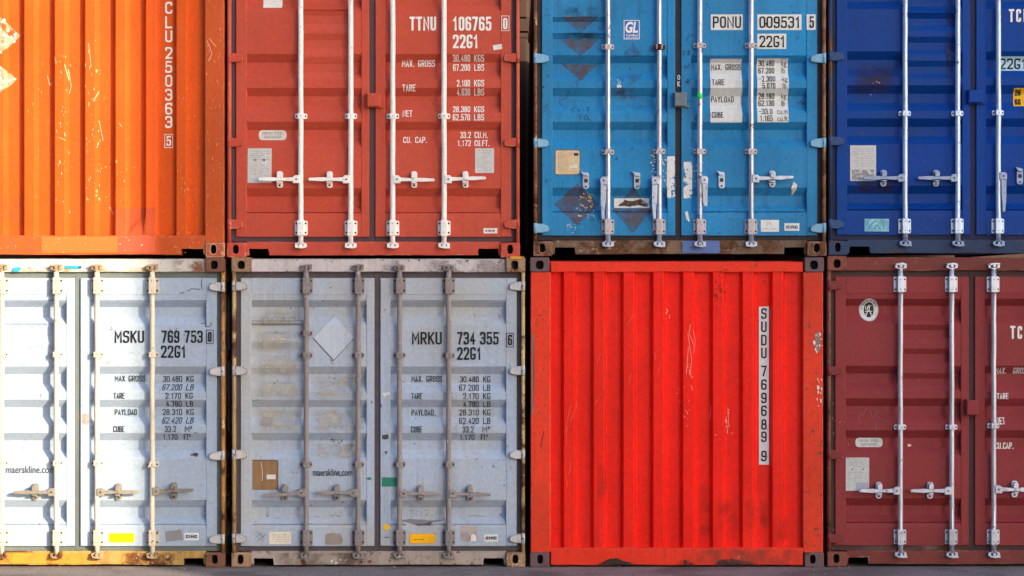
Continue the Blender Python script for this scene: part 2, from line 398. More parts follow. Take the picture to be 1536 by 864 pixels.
class Ctx:
    """Decal drawing on one container: pixel measures in, mesh parts out."""
    def __init__(s, root, surf): s.root = root; s.o = root.location.copy(); s.surf = surf; s.plate = None
    def finish(s, bm, name, mat, parent, eps, label=None, surf=None):
        conform(bm, surf or s.surf, eps)
        if name in SURFACE_MARKS and bm.verts:
            host = parent
            if parent is None or parent.type == 'EMPTY':
                cx = sum(v.co.x for v in bm.verts) / len(bm.verts); cz = sum(v.co.z for v in bm.verts) / len(bm.verts)
                def off(o):
                    xs = [v.co.x + s.o.x for v in o.data.vertices]; zs = [v.co.z + s.o.z for v in o.data.vertices]
                    return max(0, min(xs) - cx, cx - max(xs)) + max(0, min(zs) - cz, cz - max(zs))
                host = min((o for o in s.root.children if o.name.split('.')[0] in HOSTS), key=off)
            return join_marks(host, bm, mat, s.o)
        if name in PRINT_MARKS and s.plate and bm.verts: return join_marks(s.plate, bm, mat, s.o)
        ob = link_mesh(name, bm, mat, parent or s.root, s.o, label=label)
        if name in PRINT_HOSTS: s.plate = ob
        return ob
    def text(s, items, name, mat, parent=None, eps=0.0042, wt=0.14, label=None):
        last = None
        bm = bmesh.new()
        for q, it in enumerate(items):
            if q and it[0] != '[]' and (len(it[0]) > 1 or abs(it[3] - items[q - 1][4]) > 12):
                last = s.finish(bm, name, mat, parent, eps, label); bm = bmesh.new()
            t, x0, x1, y0, y1 = it[:5]; kw = it[5] if len(it) > 5 else {}
            if kw.get('font'): font_text(bm, t, X(x0), X(x1), Z(y1), Z(y0), kw.get('weight', 0.0), kw.get('shear', 0.0))
            elif t == '[]':
                w = 0.9
                for a, b, c, d in ((x0, x1, y0, y0 + w), (x0, x1, y1 - w, y1), (x0, x0 + w, y0 + w, y1 - w), (x1 - w, x1, y0 + w, y1 - w)):
                    vs = [bm.verts.new((X(p), 0, Z(q))) for p, q in ((a, d), (b, d), (b, c), (a, c))]; bm.faces.new(vs)
            else: letters(bm, t, X(x0), X(x1), Z(y1), Z(y0), kw.get('wt', wt), kw.get('slant', 0.0), kw.get('gap', 0.42))
        return s.finish(bm, name, mat, parent, eps, label)
    def poly(s, pts, name, mat, parent=None, eps=0.0025, label=None, jag=0.0, sub=1):
        bm = bmesh.new(); P = []
        n = len(pts)
        for i in range(n):
            a, b = pts[i], pts[(i + 1) % n]
            for k in range(sub):
                t = k / sub
                P.append((a[0] + (b[0] - a[0]) * t + random.uniform(-jag, jag) * (1 if k else .4), a[1] + (b[1] - a[1]) * t + random.uniform(-jag, jag) * (1 if k else .4)))
        vs = [bm.verts.new((X(x), 0, Z(y))) for x, y in P]; bm.faces.new(vs)
        uv = bm.loops.layers.uv.new("UVMap")
        ax, bx = min(p[0] for p in P), max(p[0] for p in P); ay, by = min(p[1] for p in P), max(p[1] for p in P)
        for f in bm.faces:
            for lp in f.loops:
                lp[uv].uv = (((lp.vert.co.x / S + 768) - ax) / (bx - ax), (851 - lp.vert.co.z / S - ay) / (by - ay))
        bmesh.ops.triangulate(bm, faces=bm.faces)
        return s.finish(bm, name, mat, parent, eps, label)
    def rect(s, x0, y0, x1, y1, name, mat, parent=None, eps=0.0025, label=None, rot=0.0, rad=0.0):
        cx, cy = (x0 + x1) / 2, (y0 + y1) / 2; c, sn = math.cos(rot), math.sin(rot)
        pts = [(x0, y0), (x1, y0), (x1, y1), (x0, y1)]
        if rad: pts = fillet(pts, rad, True, 4)
        pts = [(cx + (x - cx) * c - (y - cy) * sn, cy + (x - cx) * sn + (y - cy) * c) for x, y in pts]
        return s.poly(pts, name, mat, parent, eps, label)
    def flakes(s, x0, y0, x1, y1, n, smin, smax, name, mat, parent=None, eps=0.003, aspect=1.0, inside=None, label=None, lean=0.0):
        bm = bmesh.new()
        for _ in range(n):
            cx, cy = random.uniform(x0, x1), random.uniform(y0, y1)
            if inside and not inside(cx, cy): continue
            r = random.uniform(smin, smax) * random.random() ** 0.5 + smin * .4; k = random.randint(5, 8); a0 = random.random() * 6
            pts = []
            for i in range(k):
                a = a0 + 2 * math.pi * i / k; q = r * random.uniform(.45, 1.1)
                dx, dy = q * math.cos(a), q * math.sin(a) * aspect
                pts.append((cx + dx + dy * lean, cy + dy))
            bm.faces.new([bm.verts.new((X(x), -random.random() * .0008, Z(y))) for x, y in pts])
        return s.finish(bm, name, mat, parent, eps, label)
    def lines(s, L, name, mat, w=0.5, parent=None, eps=0.003, label=None):
        bm = bmesh.new()
        for i, pl in enumerate(L):
            pts = [(X(p[0]), Z(p[1])) for p in pl]
            if len(pts) > 2: pts = fillet(pts, 3 * S, False, 4)
            stroke(bm, pts, w * S, False, -0.0002 * (i % 4))
        return s.finish(bm, name, mat, parent, eps, label)
    def printlines(s, x0, y0, x1, y1, n, parent, eps=0.0036, holes=True):
        """Unreadable small print as thin grey rules of uneven length."""
        L = []
        for i in range(n):
            y = y0 + (y1 - y0) * (i + .5) / n; x = x0 + random.uniform(0, 1.5)
            while x < x1 - 2:
                e = min(x + random.uniform(2, 9), x1)
                if random.random() < .8: L.append([(x, y), (e, y)])
                x = e + random.uniform(.8, 2.2)
        return s.lines(L, "printed_lines", M['print'], 0.28, parent, eps)

# ------------------------------------------------------------------ container pieces
Y_HEAD, Y_POST, Y_FRAME, Y_PAN, AMP, Y_GASK, Y_BAR, R_BAR = 0.034, 0.012, 0.045, 0.0475, 0.056, 0.062, 0.010, 0.0212
DEPTH = 6.06
def casting(root, mats, cx0, cx1, cy0, cy1, hx, hy, hw, hh, y0=0.0):
    """Corner casting: bevelled block with a deep oval lifting hole in its face (pixel measures)."""
    bm = bmesh.new(); N = 40
    x0, x1, z0, z1 = X(cx0), X(cx1), Z(cy1), Z(cy0); hcx, hcz = X(hx), Z(hy); a, b = hw * S / 2, hh * S / 2
    def ring(kind, y, grow=0.0, inset=0.0):
        vs = []
        for i in range(N):
            t = 2 * math.pi * (i + .5) / N; c, s = math.cos(t), math.sin(t)
            if kind == 'hole':
                e = 2 / 2.6; vs.append(bm.verts.new((hcx + (a + grow) * math.copysign(abs(c) ** e, c), y, hcz + (b + grow) * math.copysign(abs(s) ** e, s))))
            else:
                k = []
                if c > 1e-9: k.append((x1 - inset - hcx) / c)
                if c < -1e-9: k.append((x0 + inset - hcx) / c)
                if s > 1e-9: k.append((z1 - inset - hcz) / s)
                if s < -1e-9: k.append((z0 + inset - hcz) / s)
                k = min(k); vs.append(bm.verts.new((hcx + c * k, y, hcz + s * k)))
        return vs
    rings = [ring('rect', 0.16), ring('rect', y0 + 0.006), ring('rect', y0, 0, 0.006), ring('hole', y0, 0.004), ring('hole', y0 + 0.004), ring('hole', y0 + 0.05)]
    for ri, (A, B) in enumerate(zip(rings, rings[1:])):
        for i in range(N):
            j = (i + 1) % N
            f = bm.faces.new((A[j], A[i], B[i], B[j])); f.material_index = 1 if ri == 4 else 0
    f = bm.faces.new(rings[-1][::-1]); f.material_index = 1
    bmesh.ops.recalc_face_normals(bm, faces=bm.faces)
    return link_mesh("corner_casting", bm, mats, root, root.location)
def rear_castings(root, mat, L, Rr, T, B):
    for x0, x1 in ((L, L + 29), (Rr - 29, Rr)):
        for y0, y1 in ((T, T + 22), (B - 22, B)):
            bm = bmesh.new(); box(bm, X(x0), X(x1), DEPTH - 0.16, DEPTH, Z(y1), Z(y0), 0.006)
            link_mesh("corner_casting", bm, mat, root, root.location)
def shell(root, mat, L, Rr, T, B, y0=0.13):
    """Side walls, roof, floor and far end: side walls carry their own corrugation."""
    bm = bmesh.new()
    x0, x1, z0, z1 = X(L) + 0.012, X(Rr) - 0.012, Z(B - 16), Z(T + 5)
    box(bm, x0 + 0.04, x1 - 0.04, y0, DEPTH - 0.1, z0, z1)
    for sx, sg in ((x0, 1), (x1, -1)):                       # corrugated side sheets
        y = y0 + 0.08; prev = None
        while y < DEPTH - 0.2:
            for dy, off in ((0, 0), (0.07, 0), (0.105, 0.036), (0.175, 0.036)):
                cur = (bm.verts.new((sx + sg * off, y + dy, z0 + 0.1)), bm.verts.new((sx + sg * off, y + dy, z1 - 0.06)))
                if prev: bm.faces.new((prev[0], cur[0], cur[1], prev[1]))
                prev = cur
            y += 0.21
    for x in (X(L) + 0.006, X(Rr) - 0.05):                   # top and bottom side rails
        box(bm, x, x + 0.044, 0.16, DEPTH - 0.16, z1 - 0.05, z1 + 0.004)
        box(bm, x, x + 0.044, 0.16, DEPTH - 0.16, z0 - 0.02, z0 + 0.12)
    return link_mesh("body_shell", bm, mat, root, root.location)
def post(root, mat, x0, x1, ytop, ybot, lean):
    """Rounded corner post beside the doors."""
    bm = bmesh.new(); a, b = X(x0), X(x1); m = (a + b) / 2; r = (b - a) / 2
    prof = [(a, 0.13), (a, Y_POST + r * .8)] + [(m - r * math.cos(t), Y_POST + r * .8 - r * .8 * math.sin(t)) for t in [math.pi * k / 8 for k in range(1, 8)]] + [(b, Y_POST + r * .8), (b, 0.13)]
    A = [bm.verts.new((x, y, Z(ybot))) for x, y in prof]; B = [bm.verts.new((x, y, Z(ytop))) for x, y in prof]
    for i in range(len(prof) - 1):
        f = bm.faces.new((A[i], A[i + 1], B[i + 1], B[i])); f.smooth = True
    bm.faces.new(A[::-1]); bm.faces.new(B)
    bmesh.ops.recalc_face_normals(bm, faces=bm.faces)
    return link_mesh("corner_post", bm, mat, root, root.location)
def rail(root, name, mat, x0, x1, yt, yb, y0, notches=(), notch_top=None, bev=0.005, wob=0.0):
    pts = [(X(x0), Z(yt)), (X(x0), Z(yb))]
    for a, b in notches: pts += [(X(a), Z(yb)), (X(a), Z(notch_top)), (X(b), Z(notch_top)), (X(b), Z(yb))]
    pts += [(X(x1), Z(yb)), (X(x1), Z(yt))]
    bm = bmesh.new(); prism(bm, pts, y0, 0.12, bev)
    px = x0 + 9
    while px < x1 - 4:
        bmesh.ops.bisect_plane(bm, geom=bm.verts[:] + bm.edges[:] + bm.faces[:], plane_co=(X(px), 0, 0), plane_no=(1, 0, 0), dist=1e-5); px += 9
    ph = root.location.x * 3.1 + yt
    for v in bm.verts:
        if v.co.y > 0.1: continue
        k = min(1, (v.co.x - X(x0)) / .08, (X(x1) - v.co.x) / .08)
        a = noise.noise(Vector((v.co.x * 2.3, ph, 1.7))) + .6 * noise.noise(Vector((v.co.x * 8, ph, 4)))
        b = noise.noise(Vector((v.co.x * 3.1, ph, 9.7))) + .6 * noise.noise(Vector((v.co.x * 11, ph, 2)))
        low = 1.0 if v.co.z < (Z(yt) + Z(yb)) / 2 else 0.55
        v.co.z += k * b * 0.0042 * low; v.co.y += k * a * 0.003 * (.5 + low)
    return link_mesh(name, bm, mat, root, root.location)

def hinge(parent, o, mat, px, py, side):
    """Door hinge blade with a pin knuckle; side +1 reaches right from a left post."""
    bm = bmesh.new()
    h = 7.0 * S
    x = X(px); z = Z(py)
    f = lambda u, v: (x + side * u * S, z + v * S)
    prism(bm, [f(0, 7), f(13, 6.2), f(21, 3.6), f(22.5, 1.5), f(22.5, -3.5), f(21, -5), f(12, -6.8), f(0, -7)], 0.012, 0.050, 0.004)
    cyl(bm, (x + side * 2.2 * S, 0.018, z - 7.6 * S), (x + side * 2.2 * S, 0.018, z + 7.6 * S), 0.0155)
    cyl(bm, (x + side * 3 * S, 0.006, z), (x + side * 3 * S, 0.001, z), 0.005, 8, 1)
    return link_mesh("hinge", bm, [mat, M['bolt']], parent, o)
def lock_bar(parent, o, mat, px, yt, yb, label=None):
    bm = bmesh.new(); n = 12
    pts = [Z(yt) + (Z(yb) - Z(yt)) * i / n for i in range(n + 1)]
    offs = [random.uniform(-.0016, .0016) for _ in pts]
    for i in range(n):
        cyl(bm, (X(px) + offs[i], Y_BAR, pts[i]), (X(px) + offs[i + 1], Y_BAR, pts[i + 1]), R_BAR, 16, cap=i in (0, n - 1))
    bmesh.ops.remove_doubles(bm, verts=bm.verts, dist=1e-5)
    return link_mesh("lock_bar", bm, mat, parent, o, label=label)
def bracket(parent, o, mat, px, y0, y1):
    """Bolted bearing plate with the sleeve that carries the bar."""
    bm = bmesh.new(); x = X(px)
    pl = fillet([(x - 9.5 * S, Z(y1)), (x + 9.5 * S, Z(y1)), (x + 9.5 * S, Z(y0)), (x - 9.5 * S, Z(y0))], 2 * S, True, 3)
    prism(bm, pl, 0.032, 0.048, 0.003)
    sl = [(x - 5 * S, Z(y1 + .8)), (x + 5 * S, Z(y1 + .8)), (x + 5 * S, Z(y0 - .8)), (x - 5 * S, Z(y0 - .8))]
    prism(bm, sl, -0.013, 0.034, 0.006)
    for sx in (-7, 7):
        for yy in (y0 + 4, y1 - 4): cyl(bm, (x + sx * S, 0.033, Z(yy)), (x + sx * S, 0.0275, Z(yy)), 0.0082, 10, 1)
    for yy in (y0 + 4.2, y1 - 4.2): cyl(bm, (x - .6 * S, -0.012, Z(yy)), (x - .6 * S, -0.0155, Z(yy)), 0.004, 8, 1)
    return link_mesh("bar_bracket", bm, [mat, M['bolt']], parent, o)
def guide(parent, o, mat, px, py, kind=0):
    bm = bmesh.new(); x = X(px); z = Z(py)
    pl = fillet([(x - 9.2 * S, z - 4 * S), (x + 9.2 * S, z - 4 * S), (x + 9.2 * S, z + 4 * S), (x - 9.2 * S, z + 4 * S)], 3 * S, True, 3)
    prism(bm, pl, 0.026, 0.047, 0.003)
    if kind == 1:                                             # forked clip
        prism(bm, [(x - 6 * S, z - 4 * S), (x - 3 * S, z - 4 * S), (x, z + 1.5 * S), (x + 3 * S, z - 4 * S), (x + 6 * S, z - 4 * S), (x + 3 * S, z + 5 * S), (x - 3 * S, z + 5 * S)], -0.016, 0.03, 0.003)
    else: prism(bm, [(x - 4.6 * S, z - 4.2 * S), (x + 4.6 * S, z - 4.2 * S), (x + 4.6 * S, z + 4.2 * S), (x - 4.6 * S, z + 4.2 * S)], -0.014, 0.03, 0.005)
    for sx in (-7, 7): cyl(bm, (x + sx * S, 0.027, z), (x + sx * S, 0.0225, z), 0.0072, 10, 1)
    cyl(bm, (x, -0.013, z), (x, -0.0165, z), 0.0035, 8, 1)
    return link_mesh("bar_guide", bm, [mat, M['bolt']], parent, o)
def cam(parent, o, mat, px, py, up, v=0):
    """Cam at the bar's end gripping the keeper on the rail; up = +1 at the top end."""
    bm = bmesh.new(); x = X(px); z = Z(py)
    f = lambda u, w: (x + u * S, z + up * w * S)
    cyl(bm, (x, Y_BAR, z - up * 11 * S), (x, Y_BAR, z + up * 3 * S), 0.0165)
    box(bm, x - 4.6 * S, x + 4.6 * S, -0.006, 0.026, z - up * 1.5 * S, z - up * 3.8 * S, 0.003)
    sk = random.uniform(-1.2, 1.2)
    for sg in (-1, 1):                                        # keeper lugs
        prism(bm, [f(sg * 4, -3), f(sg * 8.4, -2.0), f(sg * 8.8, 3.5), f(sg * 5.5, 4.6), f(sg * 4.2, 2)], -0.012 if sg > 0 else -0.004, 0.036, 0.003)
    prism(bm, [f(-7 + sk, 2.2), f(8 + sk, 2.8 + sk * .6), f(8.6 + sk, 5.0 + sk * .5), f(2, 6.0), f(-7.5 + sk, 4.6)], -0.024, 0.006, 0.003)
    prism(bm, [f(-2.4, -1), f(2.2, -1), f(2.6 + sk, 3), f(-2 + sk, 3)], -0.020, 0.02, 0.003)
    return link_mesh("cam_keeper", bm, mat, parent, o)
def retainer(parent, o, mat, px, py, catch=True, open_=False):
    bm = bmesh.new(); x = X(px); z = Z(py)
    pl = fillet([(x - 4.6 * S, z - 12.5 * S), (x + 4.6 * S, z - 12.5 * S), (x + 4.6 * S, z + 12.5 * S), (x - 4.6 * S, z + 12.5 * S)], 4.4 * S, True, 5)
    prism(bm, pl, 0.026, 0.047, 0.003)
    for dz in (8.8, -8.8): cyl(bm, (x, 0.027, z + dz * S), (x, 0.022, z + dz * S), 0.0088, 10, 1)
    if open_:
        box(bm, x - 2.6 * S, x + 2.6 * S, 0.0215, 0.0275, z - 2.6 * S, z + 3 * S, 0.0, 1)
        prism(bm, [(x - 4 * S, z + 8 * S), (x + 2.5 * S, z + 6 * S), (x + 4 * S, z + 10 * S), (x - 4 * S, z + 13 * S), (x - 8 * S, z + 14.5 * S)], 0.004, 0.027, 0.003)
    elif catch:
        box(bm, x - 3.6 * S, x + 3.6 * S, -0.026, 0.03, z - 3.2 * S, z - 5.4 * S, 0.003)
        prism(bm, [(x - 3.6 * S, z + 1.5 * S), (x + 3.6 * S, z + 1.5 * S), (x + 4 * S, z + 9 * S), (x + 1 * S, z + 11 * S), (x - 3.4 * S, z + 9 * S)], -0.026, 0.004, 0.004)
    return link_mesh("handle_retainer", bm, [mat, M['bolt']], parent, o)
def handle(parent, o, mat, px, py, side, length=62, tilt=0.0, down=False, label=None, matg=None):
    """Lever handle hinged on a hub plate fixed to the bar."""
    bm = bmesh.new(); x = X(px); z = Z(py)
    hub = [(x + side * 1 * S, z - 6 * S), (x + side * 11.5 * S, z - 6 * S), (x + side * 12 * S, z + 3 * S), (x + side * 8.5 * S, z + 6 * S), (x + side * 1 * S, z + 6 * S)]
    prism(bm, hub, -0.020, 0.016, 0.004)
    cyl(bm, (x + side * 6.5 * S, -0.019, z), (x + side * 6.5 * S, -0.024, z), 0.0075, 10, 1)
    if down:
        px0, pz0 = x + side * 7 * S, z - 4 * S
        pl = [(-4.2, 0), (4.2, 0), (3.2, -28), (1.2, -36), (1.8, -length), (-2.4, -length), (-3.4, -36), (-4.0, -28)]
        prism(bm, [(px0 + side * -1 * u * S, pz0 + w * S) for u, w in pl], -0.014, 0.008, 0.004)
    else:
        ca, sa = math.cos(tilt), math.sin(tilt)
        def f(u, w): return (x + side * (u * ca - w * sa) * S, z + (u * sa + w * ca) * S)
        prism(bm, [f(9, 3.2), f(22, 2.4), f(34, 1.8), f(34, -1.8), f(22, -2.4), f(9, -3.2)], -0.017, 0.006, 0.004)
        prism(bm, [f(31, 2.0), f(42, 3.0), f(length, 2.2), f(length + 1.5, 0), f(length, -2.2), f(42, -3.0), f(31, -2.0)], -0.023, 0.000, 0.005)
    return link_mesh("lever_handle", bm, [mat, M['bolt']], parent, o, label=label)

def rib_profile(zt, zb, bands, amp=AMP, q=12.5, seq=None):
    """Polyline (z ascending, y). bands: photo y of each dark under-slope's upper edge, optional (y, amp, quarter)."""
    pts = [(zt, Y_PAN)]
    for b in sorted(bands, key=lambda t: t[0] if isinstance(t, tuple) else t):
        y, am, qq = b if isinstance(b, tuple) else (b, amp, q)
        pts += [(Z(y), Y_PAN), (Z(y + qq * .95), Y_PAN + am), (Z(y + 2.1 * qq), Y_PAN + am), (Z(y + 3.1 * qq), Y_PAN)]
    pts.append((zb, Y_PAN))
    pts = fillet(pts, 0.006, False, 3)
    pts = sorted(pts, key=lambda p: p[0]); out = [pts[0]]
    for p in pts[1:]:
        if p[0] - out[-1][0] > 1e-5: out.append(p)
    return out

def new_root(L, Rr, B, label, name="cargo_container"):
    r = bpy.data.objects.new(name, None); COL.objects.link(r)
    r.location = (X((L + Rr) / 2), 0, Z(B)); r.empty_display_size = 0.3
    r['label'] = label; r['category'] = 'container'; r['group'] = 'cargo containers stacked two high'
    return r

def door_container(L, Rr, T, B, label, mats, bars, bay_ribs, guides, hinges, handles, lockbox, top_hw=True, hw=None, header=(2, 22)):
    root = new_root(L, Rr, B, label); o = root.location.copy()
    k = (Rr - L) / 441.0
    u = lambda v: L + v * k
    P, F, H, G = mats['panel'], mats['frame'], mats['hardware'], mats.get('gasket', M['rubber'])
    HG = mats.get('hinge', F); CA = mats.get('casting', F); SI = mats.get('sill', F); HE = mats.get('header', F)
    ytop, ybot = T + 31, B - 31
    shell(root, mats.get('shell', F), L, Rr, T, B); rear_castings(root, F, L, Rr, T, B)
    casting(root, [CA, M['cavity']], L, L + 29, T, T + 22, L + 14.5, T + 11.5, 10.5, 12.5)
    casting(root, [CA, M['cavity']], Rr - 29, Rr, T, T + 22, Rr - 16, T + 11.5, 10.5, 12.5)
    casting(root, [CA, M['cavity']], L, L + 29, B - 22, B, L + 13.5, B - 12, 8.5, 13.5)
    casting(root, [CA, M['cavity']], Rr - 29, Rr, B - 22, B, Rr - 15, B - 12, 8.5, 13.5)
    post(root, mats.get('post', F), L + .6, L + 6, T + 22, B - 22, 0); post(root, mats.get('post', F), Rr - 6, Rr - .6, T + 22, B - 22, 0)
    rail(root, "header_rail", HE, L + 29, Rr - 29, T + header[0], T + header[1], Y_HEAD)
    rail(root, "sill_rail", SI, L + 29, Rr - 29, B - 23.5, B - 3, Y_HEAD, [(L + 32, L + 63), (Rr - 63, Rr - 32)], B - 14)
    # rubber round the doors
    bm = bmesh.new()
    for a, b in ((u(6), u(13)), (u(214), u(223)), (u(428), u(435))): box(bm, X(a), X(b), Y_GASK, 0.118, Z(B - 23.5), Z(T + 22), 0.004)
    for a, b in ((u(13), u(214)), (u(223), u(428))):
        box(bm, X(a), X(b), Y_GASK + .002, 0.118, Z(B - 23.5), Z(B - 31), 0.0); box(bm, X(a), X(b), Y_GASK + .002, 0.118, Z(T + 31), Z(T + 22), 0.0)
    link_mesh("door_gasket", bm, G, root, o)
    surf = Surf(Y_FRAME)
    doors = []
    ptop, pbot = T + 56, B - 58
    for di, (f0, p0, p1, f1) in enumerate(((13, 29, 202, 214), (223, 238, 412, 428))):
        f0, p0, p1, f1 = u(f0), u(p0), u(p1), u(f1)
        b1, b2 = bars[di * 2], bars[di * 2 + 1]
        bm = bmesh.new()
        for a, b, c, d in ((f0, p0, ytop, ybot), (p1, f1, ytop, ybot)): box(bm, X(a), X(b), Y_FRAME, 0.118, Z(d), Z(c), 0.005)
        box(bm, X(p0), X(p1), Y_FRAME, 0.118, Z(ptop), Z(ytop), 0.003); box(bm, X(p0), X(p1), Y_FRAME + .0015, 0.118, Z(ybot), Z(pbot), 0.0)
        for bi, (a, b) in enumerate(((p0, b1), (b1, b2), (b2, p1))):
            prof = rib_profile(Z(pbot), Z(ptop), bay_ribs[di * 3 + bi])
            surf.add(X(a), X(b), Z(pbot), Z(ptop), prof, 'z'); surf.rims |= {X(p0), X(p1)}
            A = [bm.verts.new((X(a), y, z)) for z, y in prof]; Bv = [bm.verts.new((X(b), y, z)) for z, y in prof]
            A2 = [bm.verts.new((X(a), .118, z)) for z, y in prof]; B2 = [bm.verts.new((X(b), .118, z)) for z, y in prof]
            for i in range(len(prof) - 1):
                bm.faces.new((A[i], Bv[i], Bv[i + 1], A[i + 1]))
                bm.faces.new((A[i], A[i + 1], A2[i + 1], A2[i])); bm.faces.new((Bv[i], B2[i], B2[i + 1], Bv[i + 1]))
        door = link_mesh("door", bm, P, root, o); doors.append(door)
        side = 1 if di == 0 else -1
        for hy in hinges: hinge(door, o, HG, (L + 1) if di == 0 else (Rr - 1), hy, side)
    for i, bx in enumerate(bars):
        d = doors[i // 2]
        lock_bar(d, o, H, bx, T + 22 if top_hw else T + 10, B - 20)
        bracket(d, o, mats.get('bracket', H), bx, B - 55, B - 33); cam(d, o, mats.get('cam', H), bx, B - 19, -1)
        bracket(d, o, mats.get('bracket', H), bx, T + 31, T + 54); cam(d, o, mats.get('cam', H), bx, T + 16, 1)
    for gx, gy, kind in guides:
        i = min(range(4), key=lambda q: abs(bars[q] - gx)); guide(doors[i // 2], o, mats.get('bracket', H), gx, gy, kind)
    for hd in handles:
        i, y = hd[0], hd[1]; kw = hd[2] if len(hd) > 2 else {}
        side = -1 if i < 2 else 1
        hs = kw.get('side', side)
        handle(doors[i // 2], o, mats.get('handle', H), bars[i], y, hs, kw.get('len', 62), kw.get('tilt', 0.0), kw.get('down', False), kw.get('label'))
        retainer(doors[i // 2], o, mats.get('handle', H), bars[i] + side * kw.get('ret', 32), y + kw.get('rdy', 0), True, kw.get('down', False))
    if lockbox:
        x0, y0, x1, y1 = lockbox; bm = bmesh.new()
        box(bm, X(x0), X(x1), -0.02, 0.05, Z(y1), Z(y0), 0.006); box(bm, X(x0) - .004, X(x0) + .012, -0.012, 0.05, Z(y1 + 1), Z(y0 - 1), 0.003)
        box(bm, X(x0 + 3), X(x1 + 5), 0.02, 0.05, Z(y1 + 1.5), Z(y1 - 1.5), 0.002)
        link_mesh("lock_box", bm, mats.get('lockbox', P), root, o)
    return root, doors, Ctx(root, surf)

def blind_container(L, Rr, T, B, label, mats, d0, period, flat, slope, postw=29, rail_h=(30, 4), top=(6, 21), notch=True, amp=0.052):
    root = new_root(L, Rr, B, label); o = root.location.copy()
    P, F = mats['panel'], mats['frame']; CA = mats.get('casting', F)
    shell(root, mats.get('shell', F), L, Rr, T, B, 0.16); rear_castings(root, F, L, Rr, T, B)
    casting(root, [CA, M['cavity']], L, L + 29, T, T + 22, L + 14.5, T + 11.5, 11.5, 13)
    casting(root, [CA, M['cavity']], Rr - 29, Rr, T, T + 22, Rr - 15, T + 11.5, 11.5, 13)
    casting(root, [CA, M['cavity']], L, L + 29, B - 22, B, L + 15, B - 12, 8.5, 13.5)
    casting(root, [CA, M['cavity']], Rr - 29, Rr, B - 22, B, Rr - 17, B - 12, 8.5, 13.5)
    x0, x1 = L + postw, Rr - postw
    for a, b in ((L + 1, x0), (x1, Rr - 1)):
        bm = bmesh.new(); box(bm, X(a), X(b), 0.010, 0.13, Z(B - 22), Z(T + 22), 0.007)
        link_mesh("corner_post", bm, mats.get('post', F), root, o)
    rail(root, "top_rail", mats.get('rail', F), x0, x1, T + top[0], T + top[1], 0.014)
    nt = [(L + 32, L + 66), (Rr - 66, Rr - 32)] if notch else []
    rail(root, "bottom_rail", mats.get('rail', F), x0, x1, B - rail_h[0], B - rail_h[1], 0.014, nt, B - 14)
    yo = 0.026; pts = [(X(x0), yo + amp)]; d = d0
    while d > x0 + 6: d -= period
    while d < x0 + 4: d += period
    while d < x1 - 4:
        pts += [(X(d - slope), yo + amp), (X(d + slope), yo)]
        e = d + flat
        if e + 2 * slope < x1: pts += [(X(e), yo), (X(e + 2 * slope), yo + amp)]
        d += period
    pts.append((X(x1), pts[-1][1]))
    prof = fillet(pts, 0.006, False, 2)
    q = [prof[0]]
    for p in prof[1:]:
        if p[0] - q[-1][0] > 1e-5: q.append(p)
    prof = q
    zt, zb = Z(T + top[1] - 3), Z(B - rail_h[0] + 3)
    bm = bmesh.new(); nz = 24
    cols = [[bm.verts.new((x, y, zb + (zt - zb) * j / nz)) for x, y in prof] for j in range(nz + 1)]
    for j in range(nz):
        for i in range(len(prof) - 1):
            f = bm.faces.new((cols[j][i], cols[j][i + 1], cols[j + 1][i + 1], cols[j + 1][i]))
    panel = link_mesh("corrugated_end_panel", bm, P, root, o)
    surf = Surf(0.010)
    surf.add(X(x0), X(x1), zb + 0.02, zt - 0.01, prof, 'x')
    surf.add(X(x0), X(x1), Z(B), zb + 0.02, [(X(x0), 0.014), (X(x1), 0.014)], 'x')
    return root, panel, Ctx(root, surf)

# ================================================================== ground and surroundings
def ground():
    t = NT("asphalt"); v = t.vec()
    c = t.mix(t.rng(t.noise(v, 3.0, 6), 0.3, 0.7), (0.155, 0.132, 0.145, 1), (0.225, 0.190, 0.205, 1))
    c = t.mix(t.rng(t.noise(v, 85, 4), 0.50, 0.62), c, (0.36, 0.33, 0.32, 1))
    c = t.mix(t.rng(t.noise(v, 70, 3), 0.55, 0.63), c, (0.035, 0.03, 0.032, 1))
    c = t.mix(t.rng(t.noise(v, 1.1, 7, 0.65, 0.6), 0.50, 0.62, 0, .55), c, (0.05, 0.045, 0.05, 1)); t.link(c, t.bsdf.inputs["Base Color"]); t.bsdf.inputs["Roughness"].default_value = 0.85
    bp = t.n.new("ShaderNodeBump"); bp.inputs["Distance"].default_value = 0.006; bp.inputs["Strength"].default_value = 0.8
    t.link(t.noise(v, 90, 4), bp.inputs["Height"]); t.link(bp.outputs[0], t.bsdf.inputs["Normal"])
    bm = bmesh.new(); q = 400
    bm.faces.new([bm.verts.new(p) for p in ((-q, -q, 0), (q, -q, 0), (q, q, 0), (-q, q, 0))])
    g = link_mesh("ground", bm, t.m, None, (0, 0, 0)); g['kind'] = 'structure'
ground()
bm = bmesh.new()
for _ in range(420):
    x, y = random.uniform(-5.4, 5.4), -random.random() ** 1.6 * 2.2 + 0.05; r = random.uniform(.0025, .009) * (1.8 if random.random() < .06 else 1)
    vs = [bm.verts.new((x + r * dx * random.uniform(.6, 1.2), y + r * dy * random.uniform(.6, 1.2), max(0, r * .45 + r * dz * .7))) for dx, dy, dz in ((1, 0, 0), (-1, 0, 0), (0, 1, 0), (0, -1, 0), (0, 0, 1), (0, 0, -.6))]
    for q in ((0, 2, 4), (2, 1, 4), (1, 3, 4), (3, 0, 4), (2, 0, 5), (1, 2, 5), (3, 1, 5), (0, 3, 5)): bm.faces.new([vs[i] for i in q])
